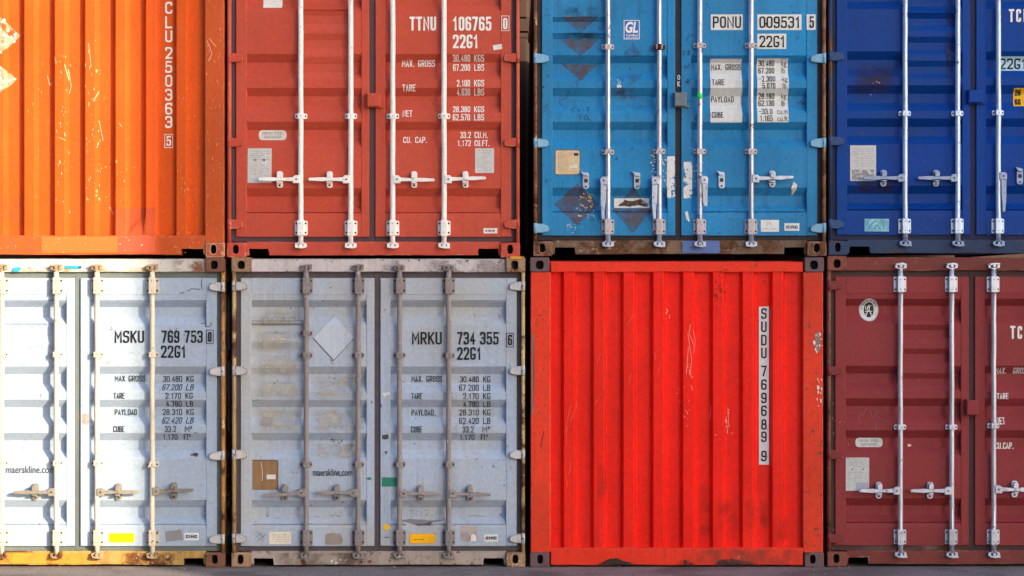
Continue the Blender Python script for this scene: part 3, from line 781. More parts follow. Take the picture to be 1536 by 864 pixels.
gv = link_mesh("gravel", bm, plain('grit_stone', (0.24, 0.215, 0.215, 1), .9, .5, 6), None, (0, 0, 0)); gv['kind'] = 'stuff'; gv['label'] = "loose grit scattered along the foot of the container wall"; gv['category'] = 'gravel'

def plain_stack(x0, y0, n, label, col, group, turn=False, ln=12.19):
    """A stack of closed containers standing away from the picture's own wall."""
    m = paint("far_container_paint", col, streak=0.3, chips=0.2); W, Hh = 2.44, 2.59
    for i in range(n):
        r = bpy.data.objects.new("cargo_container", None); COL.objects.link(r); r.location = (x0 + ln / 2, y0 + W / 2, i * Hh)
        r['label'] = label[i]; r['category'] = 'container'; r['group'] = group
        bm = bmesh.new(); z = i * Hh
        box(bm, x0 + .06, x0 + ln - .06, y0 + .05, y0 + W - .05, z + .16, z + Hh - .03)
        for yy, sg in ((y0 + .008, 1), (y0 + W - .008, -1)):
            prev = None; xx = x0 + .2
            while xx < x0 + ln - .4:
                for dx, off in ((0, 0), (.07, 0), (.105, .036), (.175, .036)):
                    cur = (bm.verts.new((xx + dx, yy + sg * off, z + .15)), bm.verts.new((xx + dx, yy + sg * off, z + Hh - .06)))
                    if prev: bm.faces.new((prev[0], cur[0], cur[1], prev[1]))
                    prev = cur
                xx += .21
            for za, zb in ((z + .012, z + .17), (z + Hh - .07, z + Hh - .01)): box(bm, x0 + .16, x0 + ln - .16, min(yy, yy + sg * .06), max(yy, yy + sg * .06), za, zb)
        link_mesh("body_shell", bm, m, r, r.location)
        for cx in (x0, x0 + ln - .16):
            for cy in (y0, y0 + W - .16):
                bm = bmesh.new(); box(bm, cx, cx + .16, cy, cy + .16, z, z + .118, .006); box(bm, cx, cx + .16, cy, cy + .16, z + Hh - .118, z + Hh, .006)
                box(bm, cx + .01, cx + .15, cy + .01, cy + .15, z + .118, z + Hh - .118, .006)
                link_mesh("corner_post", bm, m, r, r.location)
# stack standing off to the right towards the sun: it throws the shade over the right of the wall
edge_px = 217.0; dist = 30.0
ex = X(edge_px) + math.sin(R_(SUN_AZ)) * dist; ey = -math.cos(R_(SUN_AZ)) * dist
plain_stack(ex, ey, 6, ["grey container in a tall stack standing in the yard, tier %s" % w for w in ("one", "two", "three", "four", "five", "six")], (0.30, 0.30, 0.31, 1), 'yard stack outside the picture')
for k, (sx, nn) in enumerate(((-33.0, 5), (-20.0, 6), (-7.0, 5))):
    plain_stack(sx, -27.0, nn, ["grey container in the row across the yard behind the viewer, stack %d tier %d" % (k + 1, j + 1) for j in range(nn)], (0.22, 0.20, 0.20, 1), 'yard stacks outside the picture')  # unseen row added to cut low frontal sky light and darken the under-slopes
for k, (sy, nn) in enumerate(((-5.0, 5), (-8.4, 5), (-11.8, 5), (-15.2, 5))):
    plain_stack(-25.5, sy, nn, ["dark container in the block left of the picture, row %d tier %d" % (k + 1, j + 1) for j in range(nn)], (0.035, 0.035, 0.045, 1), 'dark yard block outside the picture')  # unseen dark block added to cut light from the left and darken grooves
plain_stack(-6.2, 6.5, 3, ["dark brown container lying crosswise behind the lower row", "dark brown container lying crosswise behind the upper row", "dark brown container lying on top of the crosswise stack behind"], (0.05, 0.03, 0.025, 1), 'containers behind the row')  # added behind the gaps so that no sky shows and they stay dark

# ================================================================== the eight containers
UP_B, LO_B = 386, 851
# ---------------- upper left: orange blind end
mo = dict(panel=paint('orange_paint', (0.62, 0.092, 0.013, 1), var=0.12, streak=0.12, chips=0.25, chipcol=lin(190, 120, 80)),
          frame=paint('orange_frame_paint', (0.52, 0.090, 0.024, 1), var=0.18, streak=0.2, chips=0.5, chipcol=lin(200, 150, 120), edge=0.5, edgecol=lin(170, 110, 80)),
          casting=paint('orange_casting_paint', lin(176, 92, 66), var=0.2, chips=0.9, chipcol=lin(215, 190, 160), edge=0.9, edgecol=lin(220, 190, 160)))
r_or, p_or, c_or = blind_container(-104, 337, UP_B - 465, UP_B, "orange container with plain corrugated end, partly in sunlight, white number running down it", mo, 33.5, 45.7, 17, 2.1, postw=30, rail_h=(33, 4))
# ---------------- upper second: brick red doors with white bars
mr = dict(panel=paint('brick_red_paint', lin(188, 80, 64), var=0.07, streak=0.10, dirt=lin(130, 64, 52), fade=lin(200, 100, 82), fade_amt=.15, dent=0.052, rough=0.42),
          frame=paint('brick_red_frame_paint', lin(186, 78, 64), var=0.08, streak=0.10, edge=0.25, edgecol=lin(220, 170, 140)),
          hardware=paint('white_bar_paint', (0.86, 0.86, 0.88, 1), var=0.07, streak=0.22, dirt=lin(150, 140, 140), chips=0.35, chipcol=lin(150, 128, 122), dent=0.05, rough=0.4),
          gasket=paint('mauve_rubber', lin(86, 68, 78), var=0.12, streak=0.2, rough=0.7, dent=0.1))
mr['post'] = paint('brick_post_paint', lin(196, 92, 70), var=0.15, streak=0.2, edge=0.4, edgecol=lin(225, 190, 160)); mr['hinge'] = mr['frame']
main_u = [-23, 80, 131, 182, 282]
sh_u = [(12, .020, 10.5), (49, .020, 10.5), (85, .020, 10.5)]
r_tt, d_tt, c_tt = door_container(340, 780, UP_B - 465, UP_B, "brick red container with bright white locking bars and white lettering, upper row", mr,
    [451, 526, 589, 666], [main_u, [-23] + sh_u + [131, 182, 282], main_u, main_u, main_u, main_u],
    [(451, 174, 0), (526, 174, 0), (589, 174, 0), (666, 174, 0)], [-38, 86, 213, 336],
    [(0, 269), (1, 269), (2, 269, dict(tilt=-.02)), (3, 269, dict(tilt=.03))], (551, 140, 570, 160))
# ---------------- upper third: light blue, worn
mb = dict(panel=paint('light_blue_paint', lin(38, 128, 186), var=0.18, streak=0.34, dirt=lin(40, 60, 84), chips=0.35, chipcol=lin(44, 48, 62), dent=0.122, fade=lin(86, 150, 200), fade_amt=0.25),
          frame=paint('rusted_blue_frame', lin(104, 78, 66), var=0.25, streak=0.3, rust=0.5, chips=0.8, chipcol=lin(160, 120, 92)),
          hardware=paint('grey_blue_bar_paint', lin(192, 202, 226), var=0.16, streak=0.45, dirt=lin(120, 112, 116), chips=0.8, chipcol=lin(120, 110, 112), metal=0.6, rough=0.36, dent=0.05),
          bracket=paint('pinkish_zinc', lin(190, 182, 190), var=0.15, streak=0.2, chips=0.4, dent=0.05),
          gasket=M['rubber_dark'], hinge=paint('blue_hinge_paint', lin(128, 178, 212), var=0.1, streak=0.2, chips=0.3, edge=0.3),
          sill=paint('rusty_sill', lin(112, 92, 80), var=0.25, streak=0.5, rust=0.55, chips=0.9, chipcol=lin(170, 150, 130)),
          casting=paint('rusty_casting', lin(130, 94, 80), var=0.2, rust=0.35, chips=0.9, chipcol=lin(180, 130, 110), edge=0.5, edgecol=lin(190, 150, 130)),
          post=paint('rusty_post', lin(140, 100, 76), var=0.3, streak=0.4, rust=0.45, chips=0.9, chipcol=lin(190, 150, 110)),
          lockbox=paint('grey_lock_box', lin(110, 120, 132), chips=0.5))
sh_b = [(22, .024, 10), (57 - 10, .026, 11), (82, AMP, 12.5)]
r_po, d_po, c_po = door_container(800, 1240, UP_B - 465 - 2, UP_B - 2, "light blue weathered container with rusty frame and lever handles hanging down, upper row", mb,
    [912, 989, 1050, 1127], [sh_b + [131, 182, 281], [81, 131, 182, 281], [81, 131, 182, 281], [81, 131, 182, 281], [81, 131, 182, 281], [81, 131, 182, 281]],
    [(912, 70, 0), (989, 70, 0), (912, 228, 1), (989, 227, 1), (1050, 68, 0), (1127, 68, 0), (1050, 227, 0), (1127, 227, 0)], [-38, 87, 214, 342],
    [(0, 271, dict(down=True, len=54, ret=33, label="lever handle hanging straight down beside its bar")), (1, 271, dict(down=True, len=54, ret=33, label="lever handle hanging straight down beside its bar")),
     (2, 270, dict(down=True, len=34, ret=33, label="short lever handle hanging down beside its bar")), (3, 268, dict(ret=32, tilt=.03))], (1012, 139, 1030, 159))
# ---------------- upper right: dark blue
mdk = dict(panel=paint('dark_blue_paint', lin(0, 60, 148), var=0.16, streak=0.22, dirt=lin(16, 38, 72), chips=0.15, dent=0.105, fade=lin(10, 62, 116), fade_amt=0.4),
           frame=paint('dark_blue_frame', lin(44, 64, 100), var=0.22, streak=0.35, dirt=lin(58, 46, 50), chips=0.5, edge=0.25, rust=0.12),
           hardware=paint('pale_blue_zinc', lin(186, 204, 232), var=0.16, streak=0.4, dirt=lin(96, 112, 146), chips=0.7, chipcol=lin(90, 110, 150), metal=0.6, rough=0.36, dent=0.05),
           gasket=paint('navy_rubber', lin(44, 48, 78), var=0.15, rough=0.7), hinge=paint('dark_blue_hinge', lin(52, 78, 124), var=0.1))
mdk['bracket'] = mdk['hardware']; mdk['handle'] = paint('slate_zinc', lin(128, 144, 180), var=0.15, metal=0.6, rough=0.36, dent=0.05, chips=0.3)
mdk['cam'] = mdk['handle']
sh_d = [(18, .030, 9), (54, .030, 9), (90, .030, 9)]
md_u = [-26, 76, 127, 177, 278]
r_db, d_db, c_db = door_container(1243, 1684, UP_B - 465 - 3, UP_B - 3, "dark blue container with pale bars at the upper right", mdk,
    [1358, 1437, 1498, 1575], [md_u, [-18] + sh_d + [127, 177, 278], md_u, md_u, md_u, md_u],
    [(1358, 170, 0), (1437, 170, 0), (1498, 169, 0), (1575, 169, 0)], [-40, 84, 211, 336],
    [(0, 267, dict(len=63)), (1, 267, dict(len=60)), (2, 264, dict(down=True, len=50, ret=33)), (3, 264)], (1453, 135, 1474, 154))
# ---------------- lower left: white doors in sun
mw = dict(panel=paint('pale_grey_paint', (0.355, 0.455, 0.625, 1), var=0.06, streak=0.08, dent=0.087, chips=0.12, rough=0.5),
          frame=paint('pale_rusty_frame', (0.50, 0.52, 0.56, 1), var=0.12, streak=0.4, dirt=lin(160, 108, 40), rust=0.22, chips=0.5, edge=0.6),
          hardware=paint('cream_bar_paint', (0.50, 0.48, 0.44, 1), var=0.10, streak=0.25, chips=0.4, dent=0.05),
          gasket=paint('teal_grey_rubber', lin(104, 116, 120), var=0.2, streak=0.4, dirt=lin(110, 84, 66), rough=0.7),
          hinge=paint('pale_hinge_paint', (0.52, 0.54, 0.58, 1), chips=0.3, edge=0.5),
          sill=paint('yellow_rust_sill', lin(190, 156, 96), var=0.2, streak=0.7, dirt=lin(130, 84, 40), rust=0.30, chips=0.7),
          header=paint('pale_header_paint', (0.56, 0.57, 0.58, 1), var=0.1, streak=0.2, rust=0.10, chips=0.5, edge=0.8),
          casting=paint('brown_casting', lin(122, 84, 70), var=0.2, rust=0.35, chips=0.8, chipcol=lin(170, 120, 90), edge=0.3),
          post=paint('orange_rust_post', lin(170, 122, 72), var=0.3, streak=0.5, rust=0.45, chips=0.9, chipcol=lin(214, 180, 130)))
mw['bracket'] = mw['hardware']; mw['handle'] = paint('aged_lever', lin(142, 139, 134), var=0.25, chips=0.8, dent=0.05); mw['cam'] = paint('rusty_cam', lin(156, 140, 120), rust=0.2, chips=0.7, dent=0.05)
main_l = [449, 550, 600, 650, 751]
r_ms, d_ms, c_ms = door_container(-104, 337, 386, LO_B, "pale container with doors in bright sunlight at the lower left, blue shadows beside its bars", mw,
    [2, 84, 145, 228], [main_l, [449, (484, .012, 10), (516, .012, 10), 550, 600, 650, 751], main_l, main_l, main_l, main_l],
    [(2, 532, 0), (84, 532, 0), (145, 532, 0), (228, 532, 0), (2, 695, 0), (84, 695, 0), (145, 695, 0), (228, 697, 1)], [430, 557, 684, 809],
    [(0, 737), (1, 738, dict(tilt=-.01)), (2, 738), (3, 737, dict(tilt=.03))], None)
# ---------------- lower second: grey, dirty
mg = dict(panel=paint('grey_blue_paint', lin(164, 182, 210), var=0.10, streak=0.32, dirt=lin(120, 112, 108), chips=0.25, chipcol=lin(96, 84, 84), dent=0.105, fade=lin(180, 178, 172), fade_amt=0.75),
          frame=paint('grey_frame_paint', lin(182, 180, 188), var=0.12, streak=0.3, rust=0.10, chips=0.5, edge=0.5),
          hardware=paint('brown_grey_bar', lin(138, 132, 136), var=0.14, streak=0.3, dirt=lin(96, 76, 66), chips=0.6, chipcol=lin(180, 168, 160), dent=0.05),
          gasket=M['rubber'], hinge=paint('pale_grey_hinge', lin(186, 188, 196), chips=0.4, edge=0.7),
          sill=paint('dirty_sill', lin(168, 158, 154), var=0.16, streak=0.45, dirt=lin(110, 90, 80), chips=0.7, rust=0.10),
          header=paint('dented_header', lin(196, 192, 200), var=0.12, streak=0.3, dirt=lin(130, 116, 110), chips=0.6, edge=0.8, dent=1.6),
          casting=paint('tan_casting', lin(160, 132, 108), var=0.2, rust=0.28, chips=0.8, chipcol=lin(206, 176, 140), edge=0.4),
          post=paint('cream_rust_post', lin(186, 158, 116), var=0.25, streak=0.5, rust=0.32, chips=0.8, chipcol=lin(224, 204, 160)))
mg['bracket'] = mg['hardware']; mg['handle'] = paint('grey_lever', lin(146, 142, 144), var=.2, streak=.3, chips=.6, chipcol=lin(104, 88, 80), dent=.05)
sh_g = [(449, AMP, 12.5), (478, .022, 10.5), (514, .022, 10.5), (552, .022, 10.5)]
r_mr, d_mr, c_mr = door_container(347, 788, 386, LO_B, "grey blue dirty container with brown bars and a blank diamond, lower row", mg,
    [459, 537, 599, 673], [sh_g + [600, 650, 751], main_l, main_l, main_l, main_l, main_l],
    [(459, 500, 0), (459, 533, 0), (537, 533, 0), (599, 533, 0), (673, 533, 0), (459, 697, 0), (537, 697, 0), (599, 697, 0), (673, 697, 0)], [429, 556, 682, 808],
    [(0, 739, dict(tilt=-.07)), (1, 739, dict(tilt=.0)), (2, 740), (3, 740, dict(tilt=-.03))], None)
# ---------------- lower third: bright red blind end
ms = dict(panel=paint('bright_red_paint', (0.84, 0.013, 0.007, 1), var=0.12, fade=lin(208, 64, 46), fade_amt=0.22, streak=0.30, dirt=lin(138, 34, 26), chips=0.3, chipcol=lin(110, 40, 36), dent=0.55, rough=0.42),
          frame=paint('bright_red_frame', lin(218, 56, 36), var=0.12, streak=0.25, dirt=lin(120, 60, 46), chips=0.35, edge=0.25),
          rail=paint('bright_red_rail', lin(230, 56, 38), var=0.10, streak=0.25, dirt=lin(130, 56, 46), chips=0.4, edge=0.2, dent=0.8),
          casting=paint('purple_brown_casting', lin(104, 84, 92), var=0.15, rust=0.12, chips=0.6),
          post=paint('worn_red_post', lin(216, 60, 38), var=0.16, streak=0.3, dirt=lin(130, 70, 56), chips=0.6, chipcol=lin(100, 70, 64), edge=0.35, edgecol=lin(150, 130, 126)))
r_su, p_su, c_su = blind_container(795, 1236, 386, LO_B, "bright red container with plain corrugated end and a white strip with a black number", ms, 844, 44.8, 17.5, 1.9, postw=31, rail_h=(29, 3), top=(7, 22), notch=False)
# ---------------- lower right: maroon
mm = dict(panel=paint('maroon_paint', lin(138, 54, 58), var=0.10, streak=0.12, dent=0.070),
          frame=paint('maroon_frame', lin(116, 56, 54), var=0.16, streak=0.25, chips=0.4, chipcol=lin(150, 110, 90), edge=0.35, edgecol=lin(170, 130, 110)),
          hardware=paint('bluish_zinc', lin(194, 200, 222), var=0.16, streak=0.4, dirt=lin(112, 104, 112), chips=0.7, chipcol=lin(120, 110, 120), metal=0.6, rough=0.36, dent=0.05),
          gasket=paint('brown_rubber', lin(74, 56, 58), var=0.2, streak=0.3, rough=0.75), hinge=paint('maroon_hinge', lin(122, 52, 54), var=0.1),
          post=paint('brown_post', lin(128, 80, 66), var=0.25, streak=0.3, rust=0.3, chips=0.7, chipcol=lin(190, 160, 130)))
mm['handle'] = mm['hardware']; mm['casting'] = paint('maroon_casting', lin(128, 74, 66), var=0.2, rust=0.2, chips=0.7, edge=0.4)
main_m = [447, 549, 598, 646, 748]
sh_m = [447, (487, .028, 9), (523, .028, 9), (560, .028, 9), 598, 646, 748]
r_mm, d_mm, c_mm = door_container(1241, 1682, 384, LO_B - 1, "maroon container with bluish bars and an oval emblem at the lower right", mm,
    [1351, 1428, 1491, 1568], [main_m, sh_m, main_m, main_m, main_m, main_m],
    [(1351, 641, 0), (1428, 641, 0), (1491, 639, 0), (1568, 639, 0)], [428, 556, 682, 808],
    [(0, 736), (1, 736), (2, 734), (3, 734)], (1450, 600, 1467, 622))
#MARKS
tw = bmesh.new(); box(tw, X(765), X(783), -0.012, 0.05, Z(389.0), Z(384.6), 0.004)
cyl(tw, (X(783), 0.0, Z(386.6)), (X(785.5), 0.0, Z(386.6)), 0.011, 10)
tw = link_mesh("twist_lock", tw, paint('brass_yellow_iron', lin(206, 150, 60), var=.2, chips=.5, dent=.05), None, (X(775), 0, Z(389)))
tw['label'] = "small yellow twist lock lug wedged between brick red and grey containers"; tw['category'] = 'twist lock'

def on(ctx, level):
    c = Ctx(ctx.root, Surf(level)); return c
def tri(cx, y0, y1, hw): return [(cx - hw, y0), (cx + hw, y0), (cx, y1)]
def dia(cx, cy, r, ry=None): ry = ry or r; return [(cx, cy - ry), (cx + r, cy), (cx, cy + ry), (cx - r, cy)]
WH, BK = M['white'], M['black']
# ---------------- orange
c = c_or; T_ = lambda ch, y, h=18: (ch, 245.6, 256.4, y - h / 2, y + h / 2)
c.text([T_('T', -12), T_('C', 10), T_('L', 32), T_('U', 53), T_('2', 78), T_('5', 99), T_('0', 120), T_('3', 141), T_('6', 162), T_('3', 182),
        ('5', 247.4, 254.6, 203, 218), ('[]', 244.6, 257.2, 200, 221)], "container_number", WH, p_or, wt=0.15)
m_orp = paint('pale_orange_patch', lin(206, 112, 78), var=0.08, streak=0.1, chips=0.3, chipcol=lin(220, 160, 130), dent=0.070)
c.rect(173, 311, 232, 353, "repainted_patch", stain('patch_paint', lin(204, 96, 62), 6, 0.2, 0.4, 0.55), p_or, eps=.002)
on(c, 0.010).rect(62, 355, 176, 379, "repainted_patch", stain('patch_paint_rail', lin(226, 132, 70), 5, 0.2, 0.4, 0.6), c.root, eps=.002)
on(c, 0.010).rect(176, 354, 232, 379, "repainted_patch", stain('patch_paint_rail', lin(214, 104, 84), 5, 0.2, 0.4, 0.6), c.root, eps=.002)
def in_d(cx, cy, r): return lambda x, y: abs(x - cx) + abs(y - cy) < r
M['placard_white'] = stain('torn_placard', (0.52, 0.40, 0.33, 1), 10, 0.42, 0.52, 0.9, col2=lin(200, 150, 120))
c.poly(dia(-14, 52, 42, 40), "torn_placard", M['placard_white'], p_or, eps=.0022, jag=.8, sub=5)
c.poly(dia(-16, 118, 38, 34), "torn_placard", M['placard_white'], p_or, eps=.0022, jag=.8, sub=5)
c.flakes(-20, 24, 28, 80, 90, .6, 3.2, "placard_scraps", M['flake'], p_or, inside=in_d(-14, 52, 42), aspect=1.3)
c.flakes(-20, 90, 22, 145, 80, .6, 3.2, "placard_scraps", M['flake'], p_or, inside=in_d(-16, 118, 38), aspect=1.3)
M['or_scr'] = plain('pale_orange_scratch', lin(232, 176, 140), 0.6, 0.1)
M['or_scr2'] = plain('light_orange_scratch', lin(226, 142, 96), 0.6, 0.1)
c.flakes(81, 70, 104, 320, 34, .3, 1.0, "scratches", M['or_scr'], p_or, aspect=4.5, lean=.15)
c.flakes(127, 60, 150, 300, 36, .3, 1.1, "scratches", M['or_scr'], p_or, aspect=4.5, lean=-.1)
c.flakes(40, 120, 60, 330, 22, .3, 1.0, "scratches", M['or_scr2'], p_or, aspect=3, lean=.1)
c.flakes(128, 240, 190, 305, 36, .5, 2.4, "scratches", M['or_scr2'], p_or, aspect=1.6)
c.flakes(265, 130, 300, 310, 34, .4, 1.2, "scratches", M['or_scr2'], p_or, aspect=2.2)
c.flakes(308, 20, 332, 350, 50, .3, 1.0, "post_scratches", M['or_scr2'], c.root, aspect=3)
c.lines([[(68, 112), (72, 128), (76, 122)], [(80, 82), (82, 90)], [(100, 103), (104, 128), (101, 140)], [(132, 64), (136, 100)], [(146, 180), (152, 210)], [(88, 206), (97, 210)],
         [(96, 96), (101, 120)], [(146, 136), (140, 152)], [(162, 310), (168, 322)], [(178, 184), (182, 190)], [(310, 60), (318, 80), (312, 92)], [(314, 58), (324, 70)]], "scratches", M['or_scr'], .5, p_or)
c.rect(-2, 292, 34, 342, "grey_scuff", stain('grey_scuff_stain', lin(150, 98, 62), 14, .42, .6, .5, soft=.3), p_or, eps=.002)
c.flakes(262, 340, 300, 352, 12, .4, 1.4, "scratches", M['or_scr'], p_or)
cr = on(c, 0.010); cr.flakes(-10, 354, 300, 380, 40, .4, 1.5, "rail_scratches", M['or_scr'], c.root)
# ---------------- brick red
c = c_tt; dl, dr = d_tt
B_ = lambda t, x0, x1, y0, y1, **k: (t, x0, x1, y0, y1, k)
c.text([B_('TTNU', 614, 654, 24, 45), B_('106765', 679, 737, 24, 45), B_('0', 754.6, 761.2, 26, 43), ('[]', 752, 764, 22.5, 45.5), B_('22G1', 679, 717.5, 51, 71.5)], "container_number", WH, dr, wt=.155)
c.text([B_('MAX. GROSS', 602, 652, 88.5, 98.5), B_('TARE', 603, 623, 126, 136), B_('NET', 603.5, 618, 164.5, 174.5), B_('CU. CAP.', 604, 640, 204, 213.5),
        B_('30.480', 679, 705, 81, 91), B_('KGS', 711, 726, 81, 91), B_('67.200', 679, 705, 94.5, 104.5), B_('LBS', 711, 726, 94.5, 104.5),
        B_('2.100', 685, 705, 119, 129), B_('KGS', 711, 726, 119, 129), B_('4.630', 685, 705, 132, 142), B_('LBS', 711, 726, 132, 142),
        B_('28.380', 679, 705, 158, 167.5), B_('KGS', 711, 726, 158, 167.5), B_('62.570', 679, 705, 170.5, 180), B_('LBS', 711, 726, 170.5, 180),
        B_('33.2', 690, 706, 196.5, 206), B_('CU.M.', 711.5, 732, 196.5, 206), B_('1.172', 686, 706, 209, 218.5), B_('CU.FT.', 711.5, 734, 209, 218.5)], "weight_lettering", WH, dr, wt=.135)
p = c.rect(393, -14, 422, 10, "white_sticker", M['vinyl'], dl, rad=2)
p = c.rect(386, 194, 428, 209, "steel_badge", M['vinyl'], dl, rad=7)
c.text([B_('CORTEN STEEL', 391, 423, 196.6, 200.4), B_('CONTAINER', 394, 420, 202.4, 206.2)], "badge_lettering", M['print'], dl, wt=.16)
c.rect(370.5, 222, 406.5, 274, "data_plate", M['plate'], dl, rad=1, rot=.008)
c.printlines(374, 225, 403, 240, 5, dl); c.printlines(374, 246, 403, 270, 9, dl)
bmx = bmesh.new()
for px_ in (381, 395.5): cyl(bmx, (X(px_), .046, Z(239.5)), (X(px_), .039, Z(239.5)), .007, 10)
link_mesh("plate_rivets", bmx, M['bolt'], dl, c.o)
c.rect(712.5, 222, 741, 259, "data_plate", M['plate'], dr, rad=1); c.printlines(715, 224, 738, 257, 12, dr)
c.rect(725, 342, 746, 350, "small_label", M['vinyl'], dr); c.lines([[(728, 346), (731, 346)], [(732, 346), (737, 346)], [(738, 346), (742, 346)]], "label_print", plain('red_print', lin(150, 70, 70)), 1.2, dr, eps=.0036)
c.rect(739.5, 66, 753, 73.5, "small_label", M['vinyl'], dr, rot=-.16)
# ---------------- light blue
c = c_po; dl, dr = d_po
c.rect(1067, 20.5, 1115, 44, "number_panel", M['vinyl'], dr); c.rect(1137, 20.5, 1203.5, 44, "number_panel", M['vinyl'], dr); c.rect(1211, 20.5, 1224.5, 44, "number_panel", M['vinyl'], dr)
c.rect(1137, 49.5, 1180.5, 72.5, "number_panel", M['vinyl'], dr)
c.text([B_('PONU', 1070, 1112.5, 23.5, 41), B_('009531', 1140, 1201.5, 23.5, 41), B_('5', 1215, 1222, 23.5, 41), B_('22G1', 1140, 1179, 52.5, 70)], "container_number", BK, dr, wt=.14, eps=.0046)
c.poly([(1149, 34), (1152, 31), (1152.5, 40), (1150, 37)], "torn_spot", BK, dr, eps=.005)
def wavy(x0, x1, y0, y1):
    n = 8; return [(x0, y0), (x1, y0)] + [(x1 + random.uniform(-.5, .9), y0 + (y1 - y0) * k / n) for k in range(1, n)] + [(x1, y1), (x0, y1)]
c.poly(wavy(1066.5, 1114, 87, 183.5), "weight_panel", M['vinyl'], dr); c.poly(wavy(1137, 1184, 86.5, 183), "weight_panel", M['vinyl'], dr)
L = [B_('MAX. GROSS', 1068, 1113, 94.5, 103.5), B_('TARE', 1068.5, 1087.5, 118, 127), B_('PAYLOAD', 1068, 1102.5, 143, 152), B_('CUBE', 1068.5, 1086, 167, 176)]
for t, x0, x1, y in (('30.480', 1139.5, 1163.5, 89), ('67.200', 1139.5, 1163.5, 100), ('-2.300', 1139.5, 1164, 113), ('5.070', 1144.5, 1164, 123.5), ('28.180', 1139.5, 1163.5, 138.5), ('62.130', 1139.5, 1163.5, 149), ('-33.0', 1139.5, 1160, 162), ('1.165', 1141, 1160, 172.5)):
    L.append(B_(t, x0, x1, y, y + 8.6))
for t, x0, x1, y0, y1 in (('kg', 1174, 1182, 89.5, 100), ('lb', 1174.5, 1179.5, 100, 108.6), ('-kg', 1172, 1182.5, 113.5, 124), ('lb', 1175, 1180.5, 123.5, 132), ('kg', 1174, 1182, 139, 149), ('lb', 1174.5, 1179.5, 149, 157.6), ('cu.m', 1167, 1182.5, 164.5, 170.6), ('cu.ft', 1167, 1183, 173, 181)):
    L.append(B_(t, x0, x1, y0, y1, font=True))
c.text(L, "weight_lettering", BK, dr, wt=.13, eps=.0046)
g = c.rect(936, 29, 960, 58, "class_emblem", plain('emblem_white', (.75, .77, .8, 1)), dl, rad=1)
c.rect(937.2, 30.2, 958.8, 56.8, "emblem_field", plain('emblem_blue', lin(34, 108, 190)), dl, eps=.0032, rad=.6)
c.text([B_('GL', 938.5, 957.5, 31.5, 48.5, font=True, weight=.035, shear=.2), B_('Certified', 939, 957, 50, 53.6, font=True, weight=.02)], "emblem_lettering", WH, dl, eps=.0044)
c.lines([[(939, 55.4), (946, 55.4)], [(947, 55.4), (957, 55.4)]], "emblem_print", WH, .35, dl, eps=.0044)
for y in (23, 58, 94): 
    c.poly([(843, y), (898, y), (871, y + 26)], "placard_residue", M['residue'], dl, eps=.0022, jag=.8, sub=6)
c.poly([(936, 80), (950, 61), (962, 80), (956, 84), (942, 84)], "placard_residue", M['residue_faint'], dl, eps=.0022, jag=1, sub=3)
c.poly([(924, 112), (966, 110), (945, 132)], "placard_residue", M['residue_faint'], dl, eps=.0022, jag=1, sub=4)
c.poly(dia(866, 306, 34, 31), "placard_residue", M['residue'], dl, eps=.0022, jag=.8, sub=6)
c.poly(dia(950, 315, 31, 34), "placard_residue", M['residue'], dl, eps=.0024, jag=.8, sub=6)
c.rect(916, 128, 960, 150, "rust_stain", M['rust_stain'], dl, eps=.0026)
c.flakes(926, 118, 932, 130, 9, .6, 2.2, "bare_spot", M['flake'], dl, aspect=1.6)
c.rect(840, 8, 905, 26, "grime_stain", M['soot'], dl, eps=.0018)
c.rect(843, 46, 903, 60, "grime_stain", M['soot'], dl, eps=.0018)
c.rect(922, 296.5, 975, 311.5, "torn_label", M['vinyl'], dl, eps=.0032)
c.poly([(927, 308), (938, 299), (950, 301), (962, 297.5), (974, 305), (972, 309), (958, 307), (946, 309.5)], "torn_label_core", stain('torn_brown', lin(84, 66, 60), 22, .35, .48, 1, col2=lin(60, 50, 48)), dl, eps=.0040, jag=1, sub=3)
c.flakes(870, 288, 890, 312, 26, .6, 2.8, "placard_scraps", plain('cream_scrap', lin(196, 176, 134)), dl, lean=.5)
c.flakes(862, 310, 893, 328, 26, .4, 1.6, "placard_scraps", M['flake'], dl, lean=-.8)
c.flakes(850, 334, 864, 350, 16, .3, 1.2, "chalk_scrawl", M['flake'], dl, aspect=2, lean=-.6)
pl = stain('peeling_white', (.72, .74, .78, 1), 13, .44, .47, 1.0)
c.poly(wavy(1001, 1012.5, 234, 296), "peeling_sticker", pl, dl, eps=.003, jag=.5, sub=3)
c.poly(wavy(1026, 1038.5, 242, 297), "peeling_sticker", pl, dr, eps=.003, jag=.5, sub=3)
c.flakes(977, 232, 984, 272, 22, .6, 2.6, "peeling_sticker", M['flake'], dl); c.flakes(990, 234, 1000, 275, 26, .5, 2.0, "peeling_sticker", M['flake'], dl)
c.flakes(1002, 236, 1012, 296, 50, .8, 3.2, "peeling_sticker", M['flake'], dl, aspect=1.4); c.flakes(1027, 244, 1038, 296, 46, .8, 3.2, "peeling_sticker", M['flake'], dr, aspect=1.4)
c.flakes(1042, 240, 1060, 275, 16, .5, 1.8, "peeling_sticker", M['flake'], dr)
c.poly([(1028, 318), (1032, 316), (1035, 330), (1034, 333), (1030, 328)], "bare_spot", M['flake'], dr)
c.poly([(1188, 282), (1192, 272), (1197, 277), (1196, 284), (1190, 293), (1191, 285)], "bare_spot", M['flake'], dr)
pn = c.rect(833.5, 225, 869.5, 261, "data_plate", M['plate_warm'], dl, rad=3, eps=.0034)
c.rect(832.6, 224, 870.4, 262, "plate_rim", plain('plate_rim_brown', lin(96, 80, 70)), dl, rad=3, eps=.002)
c.printlines(836, 228, 860, 240, 4, dl, eps=.0046); c.printlines(836, 243, 862, 258, 5, dl, eps=.0046)
